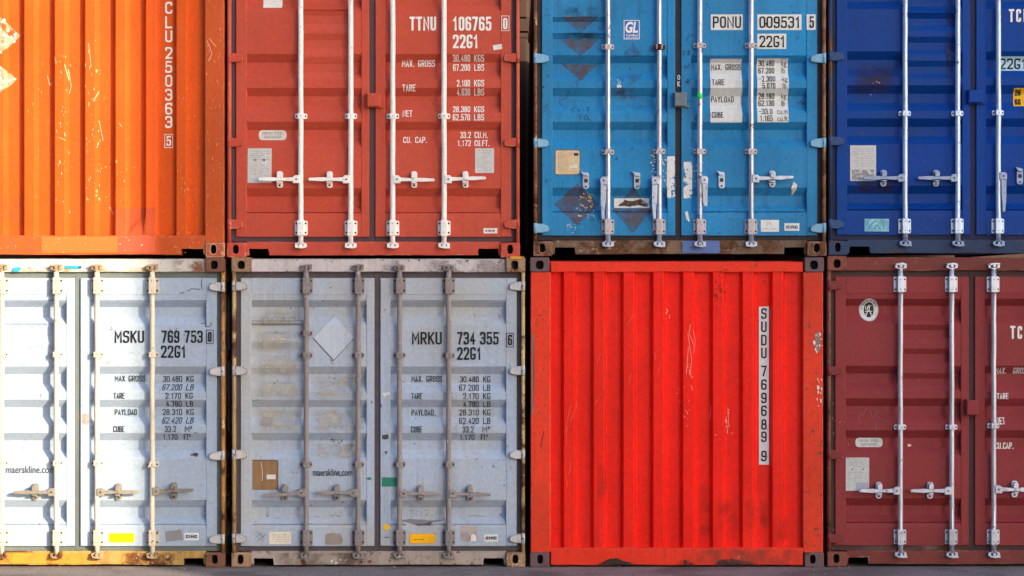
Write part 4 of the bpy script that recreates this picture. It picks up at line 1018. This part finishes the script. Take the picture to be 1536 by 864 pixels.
c.rect(861, 229, 868, 233, "plate_mark", plain('navy_mark', lin(32, 40, 90)), dl, eps=.0046); c.rect(855, 246, 866.5, 251, "plate_mark", M['vinyl'], dl, eps=.0048)
c.rect(1142, 329.5, 1169.5, 347.5, "white_sticker", M['vinyl'], dr); c.lines([[(1151, 334), (1152, 338)], [(1154, 333), (1158, 337)], [(1146, 344), (1150, 342), (1154, 345)], [(1157, 343), (1161, 344), (1165, 342)]], "sticker_scrawl", M['print'], .4, dr, eps=.0038)
c.rect(1177.5, 334.5, 1200, 346, "maker_label", M['vinyl'], dr)
logo_b = plain('logo_blue', lin(24, 70, 110)); logo_k = plain('logo_dark', lin(40, 44, 56))
c.text([B_('CIMC', 1180, 1197.5, 338, 342.8, wt=.3, gap=.3)], "maker_lettering", logo_b, dr, eps=.0040)
c.lines([[(857, 164), (860, 160), (864, 161)], [(857, 164), (862, 166), (858, 169)], [(870, 162), (867, 164), (870, 167)], [(874, 164), (878, 164)], [(882, 160), (882, 167)], [(882, 160), (886, 159)], [(882, 163), (885, 163)],
         [(870, 172), (870, 180)], [(870, 172), (875, 171)], [(870, 175), (874, 175)], [(878, 173), (876, 177), (879, 180), (883, 177), (880, 172), (878, 173)], [(881, 177), (887, 180)]], "marker_scrawl", M['ink'], .42, dl)
c.lines([[(866, 122), (866, 132)], [(866, 122), (871, 118)], [(855, 134), (850, 146), (838, 150), (846, 160)], [(844, 270), (843, 285)], [(818, 268), (818, 278)], [(818, 268), (823, 270), (819, 274)], [(816, 158), (820, 163), (816, 167)]], "marker_scrawl", M['ink'], .32, dl)
c.lines([[(1028, 62), (1032, 58), (1034, 50)], [(1026, 76), (1026, 84)], [(1026, 77), (1030, 76)], [(1034, 74), (1032, 82), (1036, 80), (1035, 76)], [(1027, 104), (1028, 96), (1032, 103), (1034, 94)], [(1028, 121), (1036, 123)], [(1032, 117), (1033, 127)], [(1029, 126), (1035, 118)]], "marker_scrawl", M['ink'], .42, dr)
gk = on(c, Y_GASK)
gk.lines([[(1017.5, 113), (1019, 111.5), (1020.5, 113), (1020.5, 117), (1019, 118.5), (1017.5, 117), (1017.5, 113)], [(1017.5, 121), (1017.5, 129)], [(1020.5, 121), (1017.6, 125)], [(1018.4, 124.4), (1020.8, 129)]], "chalk_lettering", WH, .45, c.root)
bmx = bmesh.new(); cyl(bmx, (X(1050), Y_BAR, Z(148)), (X(1050), Y_BAR, Z(140)), R_BAR + .0008, 16); link_mesh("green_paint_spot", bmx, plain('green_spot', lin(40, 230, 80)), dr, c.o)
bmx = bmesh.new(); cyl(bmx, (X(989), Y_BAR, Z(75)), (X(989), Y_BAR, Z(66)), R_BAR + .009, 16); box(bmx, X(980), X(998), -.004, .03, Z(73.5), Z(67), .004); link_mesh("rusty_clamp", bmx, plain('rusty_clamp_iron', lin(66, 36, 32), .8, .3), dl, c.o)
sl = on(c, Y_HEAD - .004); sl.rect(1024, 361, 1080, 379.5, "blue_paint_patch", stain('sill_blue', lin(92, 118, 178), 8, .25, .36, .95), c.root, eps=.002)
c.flakes(1060, 320, 1225, 355, 60, .3, 1.2, "paint_chips", plain('navy_chip', lin(30, 50, 80)), dr); c.flakes(1060, 245, 1210, 330, 34, .3, .9, "paint_chips", plain('navy_chip', lin(30, 50, 80)), dr); c.flakes(832, 10, 1000, 240, 60, .3, 1.1, "paint_chips", plain('navy_chip', lin(30, 50, 80)), dl)
# ---------------- dark blue
c = c_db; dl, dr = d_db
c.text([B_('T', 1515, 1523, 12.5, 32), B_('C', 1526, 1533.5, 12.5, 32), B_('L', 1537, 1544.5, 12.5, 32), B_('U', 1548, 1556, 12.5, 32)], "container_number", WH, dr, wt=.155)
c.rect(1501, 83, 1546, 104.5, "number_panel", plain('pale_cyan_vinyl', lin(178, 214, 236)), dr); c.text([B_('22G1', 1503.5, 1544, 86, 102)], "container_number", BK, dr, wt=.15, eps=.0046)
c.rect(1524, 131, 1552, 158, "height_label", M['yellow'], dr); c.text([B_('26', 1526, 1535, 133, 142), B_('60', 1526, 1535, 147, 156)], "label_lettering", BK, dr, wt=.2, eps=.0046)
c.rect(1276.5, 217.5, 1315.5, 271, "data_plate", M['plate'], dl, rad=1); c.printlines(1280, 221, 1312, 250, 8, dl)
c.rect(1279, 254, 1312, 269, "plate_scuff", stain('plate_grey', lin(150, 150, 160), 20, .4, .5, .6), dl, eps=.0036)
c.rect(1298, 328, 1335, 347, "pale_sticker", M['ltblue'], dl); c.lines([[(1304, 342), (1310, 334), (1316, 331)], [(1312, 344), (1316, 336), (1322, 344)], [(1326, 333), (1327, 343)]], "sticker_print", plain('teal_print', lin(80, 150, 180)), 1.0, dl, eps=.0038)
c.flakes(1308, 110, 1320, 144, 5, .5, 1.2, "paint_chips", M['flake'], dl)
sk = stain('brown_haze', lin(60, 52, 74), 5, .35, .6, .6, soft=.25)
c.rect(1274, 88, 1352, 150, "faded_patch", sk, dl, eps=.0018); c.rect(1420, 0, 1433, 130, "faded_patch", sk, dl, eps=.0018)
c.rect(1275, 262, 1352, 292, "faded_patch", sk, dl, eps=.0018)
# ---------------- pale container in sun
BKT = BK
def maersk_rows(c, door, dx, dy, sep):
    L = [B_('MAX. GROSS' if sep else 'MAX GROSS', 169 + dx, 215 + dx, 564 + dy, 573 + dy), B_('TARE', 169 + dx, 186 + dx, 589.5 + dy, 598.5 + dy), B_('PAYLOAD', 169 + dx, 202.5 + dx, 614.8 + dy, 623.8 + dy), B_('CUBE', 168.5 + dx, 185.5 + dx, 639.6 + dy, 648.6 + dy)]
    for t, x0, un, y, sl in (('30.480', 242, 'KG', 564.6, 0), ('67.200', 241, 'LB', 577, .14), ('2.170', 247, 'KG', 589.6, 0), ('4.780', 247, 'LB', 602, .0), ('28.310', 241, 'KG', 614.6, 0), ('62.420', 241, 'LB', 627, .12), ('33.2', 246, 'M', 639.6, 0), ('1.170', 242, 'FT', 652, .06)):
        x1 = {'33.2': 263, '1.170': 264}.get(t, 270.5)
        L.append(B_(t, x0 + dx, x1 + dx, y + dy, y + 9 + dy, slant=sl if not sep else 0))
        ux = 277 if un in ('KG', 'LB') else 276 if un == 'M' else 273.5
        uw = 11 if un in ('KG', 'LB') else 7
        L.append(B_(un, ux + dx, ux + uw + dx, y + dy, y + 9 + dy, slant=sl if not sep else 0))
        if un in ('M', 'FT'): L.append(B_('3', ux + uw + 1.2 + dx, ux + uw + 3.6 + dx, y + dy, y + 4.2 + dy, wt=.2))
    c.text(L, "weight_lettering", BKT, door, wt=.125)
c = c_ms; dl, dr = d_ms
c.text([B_('MSKU', 170.5, 215, 496, 514.5), B_('769', 241, 268, 496, 514.5), B_('753', 275.5, 303, 496, 514.5), B_('0', 311, 316.5, 498, 513), ('[]', 308.3, 319.3, 495, 516), B_('22G1', 240, 278, 518.5, 537)], "container_number", BKT, dr, wt=.145)
maersk_rows(c, dr, 0, 0, False)
c.text([B_('maerskline.com', 7, 81, 699.5, 710.3, font=True, weight=.006)], "website_lettering", plain('dark_grey_lettering', lin(60, 64, 72)), dl)
c.rect(162, 800.5, 200, 814.5, "yellow_label", plain('bright_yellow', lin(250, 222, 0)), dr); c.rect(247.5, 796.5, 272, 812, "grey_tape", stain('grey_tape_s', lin(136, 138, 148), 16, .2, .34, 1), dr, rot=-.12)
c.rect(275, 800, 297, 811.5, "maker_label", M['vinyl'], dr); c.text([B_('CIMC', 277.5, 294.5, 803.2, 808, wt=.3, gap=.3)], "maker_lettering", logo_b, dr, eps=.0042)
sc1 = plain('grey_scuff_line', lin(120, 124, 136))
c.lines([[(268, 440), (276, 438)], [(280, 437), (286, 433), (300, 434)], [(302, 418), (301, 430), (303, 434)], [(300, 486), (308, 484), (306, 490), (314, 490), (316, 484)], [(284, 684), (294, 682)], [(290, 650), (294, 649)]], "scratches", plain('dark_scratch', lin(70, 62, 60)), .5, dr)
c.poly([(283, 683), (292, 680), (296, 682), (294, 686)], "bare_spot", plain('brown_chip', lin(90, 66, 54)), dr, eps=.0026)
c.lines([[(160, 532), (168, 530), (172, 534), (184, 530), (190, 526), (204, 530)], [(26, 500), (30, 492), (36, 495)], [(18, 536), (26, 530), (32, 533)], [(16, 572), (22, 566), (30, 570)], [(20, 546), (28, 540)]], "chalk_scrawl", plain('faint_grey', lin(190, 190, 196)), .6, dr)
hd = on(c, Y_HEAD - .004)
tl = plain('turquoise_paint', lin(40, 164, 196))
hd.poly([(18, 402), (28, 400), (31, 404), (26, 408), (18, 407)], "turquoise_daub", tl, c.root, eps=.008); hd.poly([(96, 398), (122, 399), (116, 401), (120, 403), (98, 403)], "turquoise_daub", tl, c.root, eps=.008)
ys = stain('yellow_rust_run', lin(196, 146, 70), 9, .42, .62, .7, soft=.3); ys2 = stain('yellow_rust_run', lin(178, 138, 88), 9, .42, .62, .75, soft=.35)
gk = on(c, Y_GASK); gk.rect(106, 622, 134, 630, "rust_stain", ys, c.root, eps=.004); c.rect(120, 618, 135, 640, "rust_stain", ys, dr)
for q in range(7):
    x0 = random.uniform(-20, 290); hd.rect(x0, 399, x0 + random.uniform(18, 40), 409, "rust_stain", ys2, c.root, eps=.0022 + .0003 * q)
hd.rect(256, 389, 312, 409, "rust_stain", stain('brown_run', lin(140, 88, 56), 8, .40, .6, .9, soft=.2), c.root, eps=.0048)
si = on(c, Y_HEAD - .004)
si.rect(-70, 828, 150, 848, "rust_stain", stain('ochre_stain', lin(214, 158, 66), 5, .30, .55, .8, soft=.15), c.root, eps=.002)
si.rect(150, 828, 270, 848, "rust_stain", stain('brown_sill_stain', lin(120, 78, 52), 7, .42, .58, .85, soft=.2), c.root, eps=.0024)
si.flakes(180, 829, 265, 846, 20, .8, 3, "bare_spot", plain('sill_bare', lin(190, 170, 130)), c.root)
# ---------------- dirty grey container
c = c_mr; dl, dr = d_mr
c.text([B_('MRKU', 617.5, 662.5, 498, 517), B_('734', 685.5, 713, 498, 517), B_('355', 720, 748, 498, 517), B_('6', 762, 768.5, 502, 518), ('[]', 759.3, 770.6, 499.5, 521), B_('22G1', 685.5, 722, 521, 540)], "container_number", BKT, dr, wt=.145)
maersk_rows(c, dr, 447.5, .6, True)
c.text([B_('maerskline.com', 468.5, 528, 704, 714.5, font=True, weight=.012)], "website_lettering", BKT, dl)
c.poly(dia(499.5, 508, 31.5, 34), "diamond_shadow", plain('diamond_edge', lin(104, 100, 106)), dl, eps=.002)  # larger dark diamond set low and left: shadow painted under the placard
c.poly(dia(500, 507, 30.5, 33), "diamond_placard", paint('blank_placard', lin(184, 197, 218), var=.05, streak=.06, dent=.1), dl, eps=.0036)
c.flakes(514, 490, 530, 508, 10, .4, 1.2, "bare_spot", plain('brown_fleck', lin(120, 104, 96)), dl); c.flakes(494, 534, 504, 546, 10, .4, 1.4, "bare_spot", plain('brown_fleck', lin(120, 104, 96)), dl)
for y0, y1 in ((466, 491), (496, 530), (534, 567), (572, 600), (612, 652)):
    c.poly([(380, y0 + 2), (400, y0), (436, y0 + 1), (454, y0 + 3), (453, y1 - 3), (430, y1), (396, y1 - 1), (381, y1 - 3)], "dirt_stain", M['cream_dirt'], dl, eps=.0016, jag=1.6, sub=3)
for y0, y1 in ((562, 600), (614, 650), (664, 690)):
    c.poly([(464, y0 + 2), (490, y0), (530, y0 + 1), (547, y0 + 3), (546, y1 - 3), (515, y1), (480, y1 - 1), (465, y1 - 3)], "dirt_stain", M['cream_dirt'], dl, eps=.0016, jag=1.6, sub=3)
fl = plain('dark_fleck', lin(74, 66, 68)); ft = plain('pinkish_fleck', lin(176, 150, 140))
for y in (498, 534, 572): c.flakes(408, y, 416, y + 4, 7, .5, 1.8, "paint_chips", fl, dl); c.flakes(386, y + 14, 402, y + 18, 8, .4, 1.3, "paint_chips", ft, dl); c.flakes(428, y + 12, 448, y + 18, 9, .4, 1.2, "paint_chips", ft, dl); c.flakes(418, y + 1, 428, y + 5, 5, .4, 1.2, "paint_chips", fl, dl)
c.flakes(385, 476, 450, 484, 22, .5, 1.8, "paint_chips", plain('pale_fleck', lin(200, 204, 206)), dl); c.flakes(385, 508, 450, 514, 20, .5, 1.8, "paint_chips", plain('pale_fleck', lin(200, 204, 206)), dl)
c.flakes(492, 560, 504, 580, 10, .5, 1.6, "paint_chips", fl, dl); c.flakes(484, 584, 516, 592, 14, .5, 1.5, "paint_chips", ft, dl)
gsc = plain('grey_bare_patch', lin(150, 144, 144))
c.poly([(388, 638), (392, 628), (406, 627), (408, 638), (402, 641), (394, 640)], "bare_patch", gsc, dl, jag=.8, sub=3); c.flakes(484, 628, 514, 644, 26, .6, 3.0, "bare_patch", gsc, dl, lean=-.5); c.flakes(418, 636, 438, 648, 12, .4, 1.6, "bare_patch", gsc, dl, lean=-.8)
c.flakes(492, 659, 516, 666, 12, .6, 2.4, "paint_chips", fl, dl); c.flakes(380, 680, 420, 690, 6, .4, 1.1, "paint_chips", fl, dl)
c.flakes(400, 756, 545, 800, 34, .3, 1.3, "paint_chips", sc1, dl); c.flakes(400, 670, 540, 740, 24, .3, .9, "paint_chips", sc1, dl)
c.lines([[(437, 707), (440, 711)], [(443, 712), (446, 708)], [(470, 776), (478, 778)], [(492, 776), (500, 774), (510, 777)], [(384, 806), (392, 800)], [(386, 812), (398, 802)], [(392, 812), (396, 810)], [(384, 798), (396, 808)]], "scratches", sc1, .45, dl)
c.rect(378, 691.5, 415.5, 735.5, "data_plate", M['plate_brown'], dl); c.rect(399, 712.5, 412.5, 719.5, "plate_mark", M['vinyl'], dl, eps=.0040)
c.lines([[(377.4, 691), (416, 691), (416, 736)]], "plate_rim", plain('plate_shadow_rim', lin(70, 58, 52)), .5, dl); c.lines([[(391, 694), (393, 712), (392, 722)]], "scratches", M['vinyl'], .4, dl, eps=.004)  # rim lines here are a shadow painted along two edges of the plate
c.rect(403, 798.5, 436, 817, "data_plate", paint('cream_white_plate', lin(226, 222, 208), streak=.05, dent=.05), dl, rad=2); c.printlines(406, 801, 433, 814, 5, dl)
c.poly(fillet([(487, 818), (488, 802), (497, 800), (510, 801), (514, 812), (512, 818)], 4, True), "scraped_patch", plain('scraped_grey', lin(150, 142, 140), .7, .15, 12), dl, jag=.3)
c.rect(614, 801.5, 652.5, 816, "orange_label", plain('amber_label', lin(246, 180, 20)), dr); c.lines([[(620, 810.5), (625, 810.2)], [(626, 810.4), (630, 810.2)], [(631, 810.4), (636, 810)]], "label_print", plain('amber_print', lin(120, 90, 30)), .5, dr, eps=.0036)
c.rect(691, 790, 716, 812, "grey_tape", stain('tape_remnant', lin(150, 140, 146), 12, .3, .42, 1, col2=lin(176, 166, 170)), dr); c.poly([(706, 804), (710, 801.5), (714, 804), (715, 813), (706, 813)], "white_scrap", M['vinyl'], dr, eps=.0034, jag=.4, sub=2)
c.rect(726, 802.5, 747, 813.5, "maker_label", M['vinyl'], dr); c.text([B_('CIMC', 728.5, 745, 805.5, 810.3, wt=.3, gap=.3)], "maker_lettering", logo_k, dr, eps=.0040)
c.rect(572.5, 717, 596, 730.5, "green_tape", M['green_tape'], dr); c.poly([(548, 718), (555, 716), (557, 720), (553, 721)], "green_scrap", M['green_tape'], dl)
c.poly(fillet(dia(579.5, 791.5, 6.2, 6), 3, True), "yellow_dot", M['yellow'], dr)
c.poly([(573, 653), (582, 652), (582.5, 658), (578, 660), (573, 659)], "dark_tape", fl, dr); c.flakes(573, 678, 582, 686, 8, .5, 1.6, "paint_chips", fl, dr); c.lines([[(576, 807), (584, 806.5)]], "blue_mark", plain('blue_ink', lin(50, 70, 140)), .6, dr)
c.poly([(572, 590), (584, 588), (585, 594), (580, 592), (577, 596)], "white_scrap", M['vinyl'], dr); c.flakes(548, 590, 553, 598, 8, .5, 1.6, "white_scrap", M['vinyl'], dl)
dk = plain('scrape_grey', lin(128, 124, 134))
c.poly([(602, 781), (618, 780), (640, 782), (668, 781), (650, 784), (634, 786), (650, 789), (628, 790), (606, 788)], "long_scrape", dk, dr, jag=.6, sub=3); c.poly([(604, 784), (614, 786), (626, 789), (610, 790)], "scrape_core", plain('pale_core', lin(206, 206, 214)), dr, eps=.0034)
c.flakes(612, 766, 664, 776, 22, .6, 2.6, "long_scrape", stain('faint_scrape', lin(140, 148, 170), 12, .3, .5, .7), dr, aspect=.4); c.lines([[(704, 776), (712, 775), (727, 777)]], "scratches", sc1, .4, dr)
c.flakes(560, 300, 561, 301, 1, .1, .2, "paint_chips", fl, dr) if False else None
for x, y in ((750, 775), (716, 690), (735, 640)): c.flakes(x - 2, y - 2, x + 2, y + 2, 4, .5, 1.2, "paint_chips", fl, dr)
hd = on(c, Y_HEAD - .004)
hd.rect(572, 389, 600, 409, "bare_header", stain('grey_header', lin(150, 146, 154), 7, .36, .56, .8, soft=.15), c.root, eps=.002); hd.rect(640, 389, 770, 409, "bare_header", stain('grey_header', lin(160, 152, 156), 9, .44, .58, .8, soft=.1), c.root, eps=.002)
hd.flakes(378, 389, 757, 391.5, 24, .5, 2.2, "rust_edge", plain('rust_fleck', (0.09, .045, .028, 1)), c.root, aspect=.7); hd.flakes(560, 404, 757, 408.5, 34, .4, 1.6, "rust_edge", plain('rust_fleck2', (0.10, .06, .045, 1)), c.root, aspect=.7)
si = on(c, Y_HEAD - .004); si.rect(412, 829, 560, 848, "grime_stain", stain('sill_grime', lin(118, 100, 92), 6, .42, .6, .7, soft=.1), c.root, eps=.002); si.flakes(490, 840, 520, 846, 8, .6, 2.4, "bare_spot", M['flake'], c.root); si.flakes(620, 832, 660, 845, 10, .5, 1.6, "rust_edge", plain('rust_fleck3', (0.10, .06, .045, 1)), c.root)
# ---------------- bright red
c = c_su
c.rect(1140, 460, 1155, 698, "number_strip", plain('strip_white', (.66, .70, .78, 1)), p_su)
c.text([(ch, 1143.2, 1151.6, y - 8, y + 8) for ch, y in (('S', 470.5), ('U', 490.5), ('D', 510.5), ('U', 530), ('7', 557), ('6', 577.5), ('9', 597.5), ('6', 617), ('8', 637.5), ('9', 656), ('9', 685))] + [('[]', 1141.2, 1153.8, 674, 696)][:0], "container_number", BK, p_su, wt=.15, eps=.0046)
wsc = plain('white_scratch', lin(232, 170, 156), .6); dsc = plain('dark_red_scratch', lin(120, 34, 26), .6); psc = plain('pink_scratch', lin(236, 92, 72), .6)
c.lines([[(1036, 486), (1034, 500), (1042, 520)], [(1032, 500), (1038, 540), (1036, 560)], [(1033, 520), (1030, 560)], [(1040, 496), (1044, 510), (1041, 530)], [(1034, 556), (1038, 568)], [(1029, 615), (1032, 622)], [(1067, 610), (1066, 630)], [(1093, 612), (1094, 634), (1092, 650)], [(1037, 578), (1039, 586)]], "scratches", wsc, .34, p_su)
c.lines([[(856, 608), (849, 640), (850, 668)], [(852, 640), (848, 650)], [(866, 605), (855, 634)], [(854, 690), (856, 702), (853, 712)], [(848, 714), (852, 732)], [(866, 602), (865, 614)], [(908, 496), (906, 502)], [(900, 532), (895, 546)], [(907, 576), (904, 584)], [(896, 600), (892, 608)], [(950, 472), (940, 488)], [(947, 560), (943, 576)], [(988, 558), (990, 550)], [(982, 530), (984, 540)], [(1074, 540), (1076, 536)]], "scratches", psc, .4, p_su)
c.flakes(1030, 545, 1040, 566, 8, .4, 1.4, "scratches", wsc, p_su, aspect=2.4); c.flakes(1016, 580, 1026, 615, 9, .3, .9, "scratches", wsc, p_su, aspect=2); c.flakes(1026, 600, 1038, 640, 8, .3, 1.0, "scratches", wsc, p_su, aspect=2)
c.flakes(1070, 648, 1100, 664, 8, .3, .8, "scratches", wsc, p_su, aspect=2); c.flakes(1090, 612, 1096, 650, 10, .4, 1.4, "scratches", wsc, p_su, aspect=3); c.flakes(1000, 462, 1008, 478, 6, .5, 1.6, "scratches", wsc, p_su, aspect=2)
c.flakes(1070, 404, 1092, 480, 40, .4, 1.6, "paint_chips", dsc, p_su, aspect=2.2, lean=.3); c.flakes(830, 420, 1200, 800, 70, .3, .9, "paint_chips", dsc, p_su, aspect=1.4)
gr = stain('grey_red_scuff', lin(186, 54, 40), 6, .34, .66, .5, soft=.25)
for a in ((893, 680, 914, 760), (1046, 720, 1072, 820), (1072, 740, 1115, 812), (1115, 745, 1136, 806), (1160, 770, 1184, 818), (1140, 750, 1156, 800)): c.rect(*a, "scuff", gr, p_su, eps=.002)
rl = on(c, .010); sb = stain('black_scuff', (.035, .028, .03, 1), 9, .36, .50, .95)
rl.poly([(896, 847.5), (906, 843), (916, 838), (924, 837), (934, 841), (950, 844), (956, 847.5)], "black_scuff", sb, c.root, eps=.002, jag=.6, sub=3); rl.poly([(1014, 847.5), (1020, 841), (1030, 840), (1042, 847.5)], "black_scuff", sb, c.root, eps=.002, jag=.6, sub=3); rl.poly([(1072, 847.5), (1080, 840), (1096, 838), (1112, 841), (1134, 844), (1138, 847.5)], "black_scuff", sb, c.root, eps=.002, jag=.6, sub=3); rl.flakes(1104, 834, 1110, 840, 5, .5, 1.6, "bare_spot", M['flake'], c.root)
rl.rect(1020, 822, 1207, 848, "scuff", stain('rail_scuff', lin(150, 78, 66), 6, .40, .6, .6, soft=.15), c.root, eps=.0026)
po = on(c, .010)
po.poly([(1223, 500), (1228, 497), (1232, 501), (1231, 522), (1227, 530), (1222, 524)], "bare_spot", plain('scraped_post', lin(140, 112, 108)), c.root, jag=.5, sub=2); po.flakes(1222, 498, 1233, 528, 14, .6, 2.8, "bare_spot", M['flake'], c.root, aspect=1.6)
po.flakes(1226, 568, 1234, 612, 12, .6, 2.2, "bare_spot", M['flake'], c.root, aspect=2.4); po.poly(wavy(797, 801, 500, 620), "scraped_edge", plain('scraped_edge_m', lin(140, 108, 100)), c.root, jag=.6, sub=2)
po.flakes(798, 420, 822, 830, 60, .3, 1.1, "paint_chips", dsc, c.root, aspect=1.5); po.flakes(1207, 640, 1234, 830, 60, .3, 1.5, "paint_chips", plain('brown_red_chip', lin(110, 62, 50)), c.root, aspect=1.8)
po.lines([[(816, 646), (811, 670)]], "scratches", dsc, .6, c.root)
# ---------------- maroon
c = c_mm; dl, dr = d_mm
c.text([B_('T', 1517, 1525, 489, 508.5), B_('C', 1528, 1535, 489, 508.5), B_('L', 1539, 1546, 489, 508.5), B_('U', 1550, 1558, 489, 508.5)], "container_number", WH, dr, wt=.155)
c.text([B_('MAX.', 1496, 1513, 551.8, 561.3), B_('GROSS', 1523, 1548, 551.8, 561.3), B_('TARE', 1497, 1514.5, 590, 599.3), B_('NET', 1496.5, 1510, 627, 637), B_('CU.CAP.', 1496.5, 1524.5, 665, 674.5)], "weight_lettering", WH, dr, wt=.135)
def oval(cx, cy, rx, ry, n=36): return [(cx + rx * math.cos(2 * math.pi * k / n), cy + ry * math.sin(2 * math.pi * k / n)) for k in range(n)]
c.poly(oval(1306, 465, 14.6, 17), "class_emblem", plain('emblem_white2', (.70, .70, .72, 1)), dl)
c.poly(oval(1306, 465, 7.6, 11.4), "emblem_field", plain('emblem_dark', lin(44, 44, 54)), dl, eps=.0034)
EL = [[(1301.5, 459), (1301.5, 464), (1304.5, 464), (1304.5, 459)], [(1307, 464), (1307, 459), (1310.5, 458)], [(1300.5, 467), (1311.5, 467)], [(1302, 474), (1306, 462), (1310, 474)], [(1300.5, 470), (1303, 472), (1300.5, 474)], [(1309.5, 469), (1309.5, 474), (1311.5, 474)], [(1306, 457), (1306, 462)]]
c.lines(EL, "emblem_figure", WH, .5, dl, eps=.0046)
for k in range(22):
    a = math.pi * (1.02 + k / 23.0 * .96)
    EL = EL if k else []
    EL.append([(1306 + 10 * math.cos(a), 465 + 13.2 * math.sin(a)), (1306 + 12.2 * math.cos(a), 465 + 15.2 * math.sin(a))])
c.lines(EL[::2] + EL[1::4], "emblem_print", plain('emblem_print', lin(70, 70, 80)), .42, dl, eps=.0036)
c.poly(oval(1306, 465, 13.6, 16, 40), "emblem_line", plain('emblem_ring', lin(150, 150, 160)), dl, eps=.0029); c.poly(oval(1306, 465, 13.1, 15.5, 40), "emblem_ring", plain('emblem_white3', (.70, .70, .72, 1)), dl, eps=.0033)
c.rect(1286, 658, 1327, 672, "steel_badge", M['vinyl'], dl, rad=6.5); c.text([B_('CORTEN STEEL', 1290.5, 1322, 660.3, 664), B_('CONTAINER', 1294, 1318, 666, 669.7)], "badge_lettering", M['print'], dl, wt=.17)
c.rect(1270, 687, 1305, 737, "data_plate", M['plate'], dl, rad=1, rot=.004); c.printlines(1273, 689, 1302, 702, 5, dl); c.printlines(1273, 708, 1302, 722, 5, dl)
c.rect(1285, 724, 1304, 736, "plate_scuff", stain('plate_grey2', lin(176, 180, 200), 20, .3, .4, .9), dl, eps=.0036)
bmx = bmesh.new()
for px_ in (1279.6, 1296): cyl(bmx, (X(px_), .046, Z(704.5)), (X(px_), .039, Z(704.5)), .006, 10)
link_mesh("plate_rivets", bmx, M['bolt'], dl, c.o)
c.lines([[(1290, 632), (1292, 620), (1296, 626), (1302, 614), (1307, 612), (1311, 628)], [(1314, 628), (1316, 617), (1320, 616), (1322, 620), (1316, 622), (1325, 631), (1336, 634)], [(1315, 634), (1316, 646)]], "chalk_scrawl", M['chalk'], .3, dl)
c.poly([(1365, 667), (1370, 668.5), (1372, 666), (1369, 671), (1365, 671)], "bare_spot", M['flake'], dl)
si = on(c, Y_HEAD - .004); si.rect(1273, 818, 1450, 827, "dust_line", stain('dust_run', lin(150, 110, 110), 7, .4, .6, .5, soft=.2), c.root, eps=.002)
po = on(c, Y_FRAME); po.flakes(1248, 560, 1275, 830, 60, .3, 1.2, "paint_chips", plain('pinkish_chip', lin(160, 112, 104)), dl, aspect=1.6)
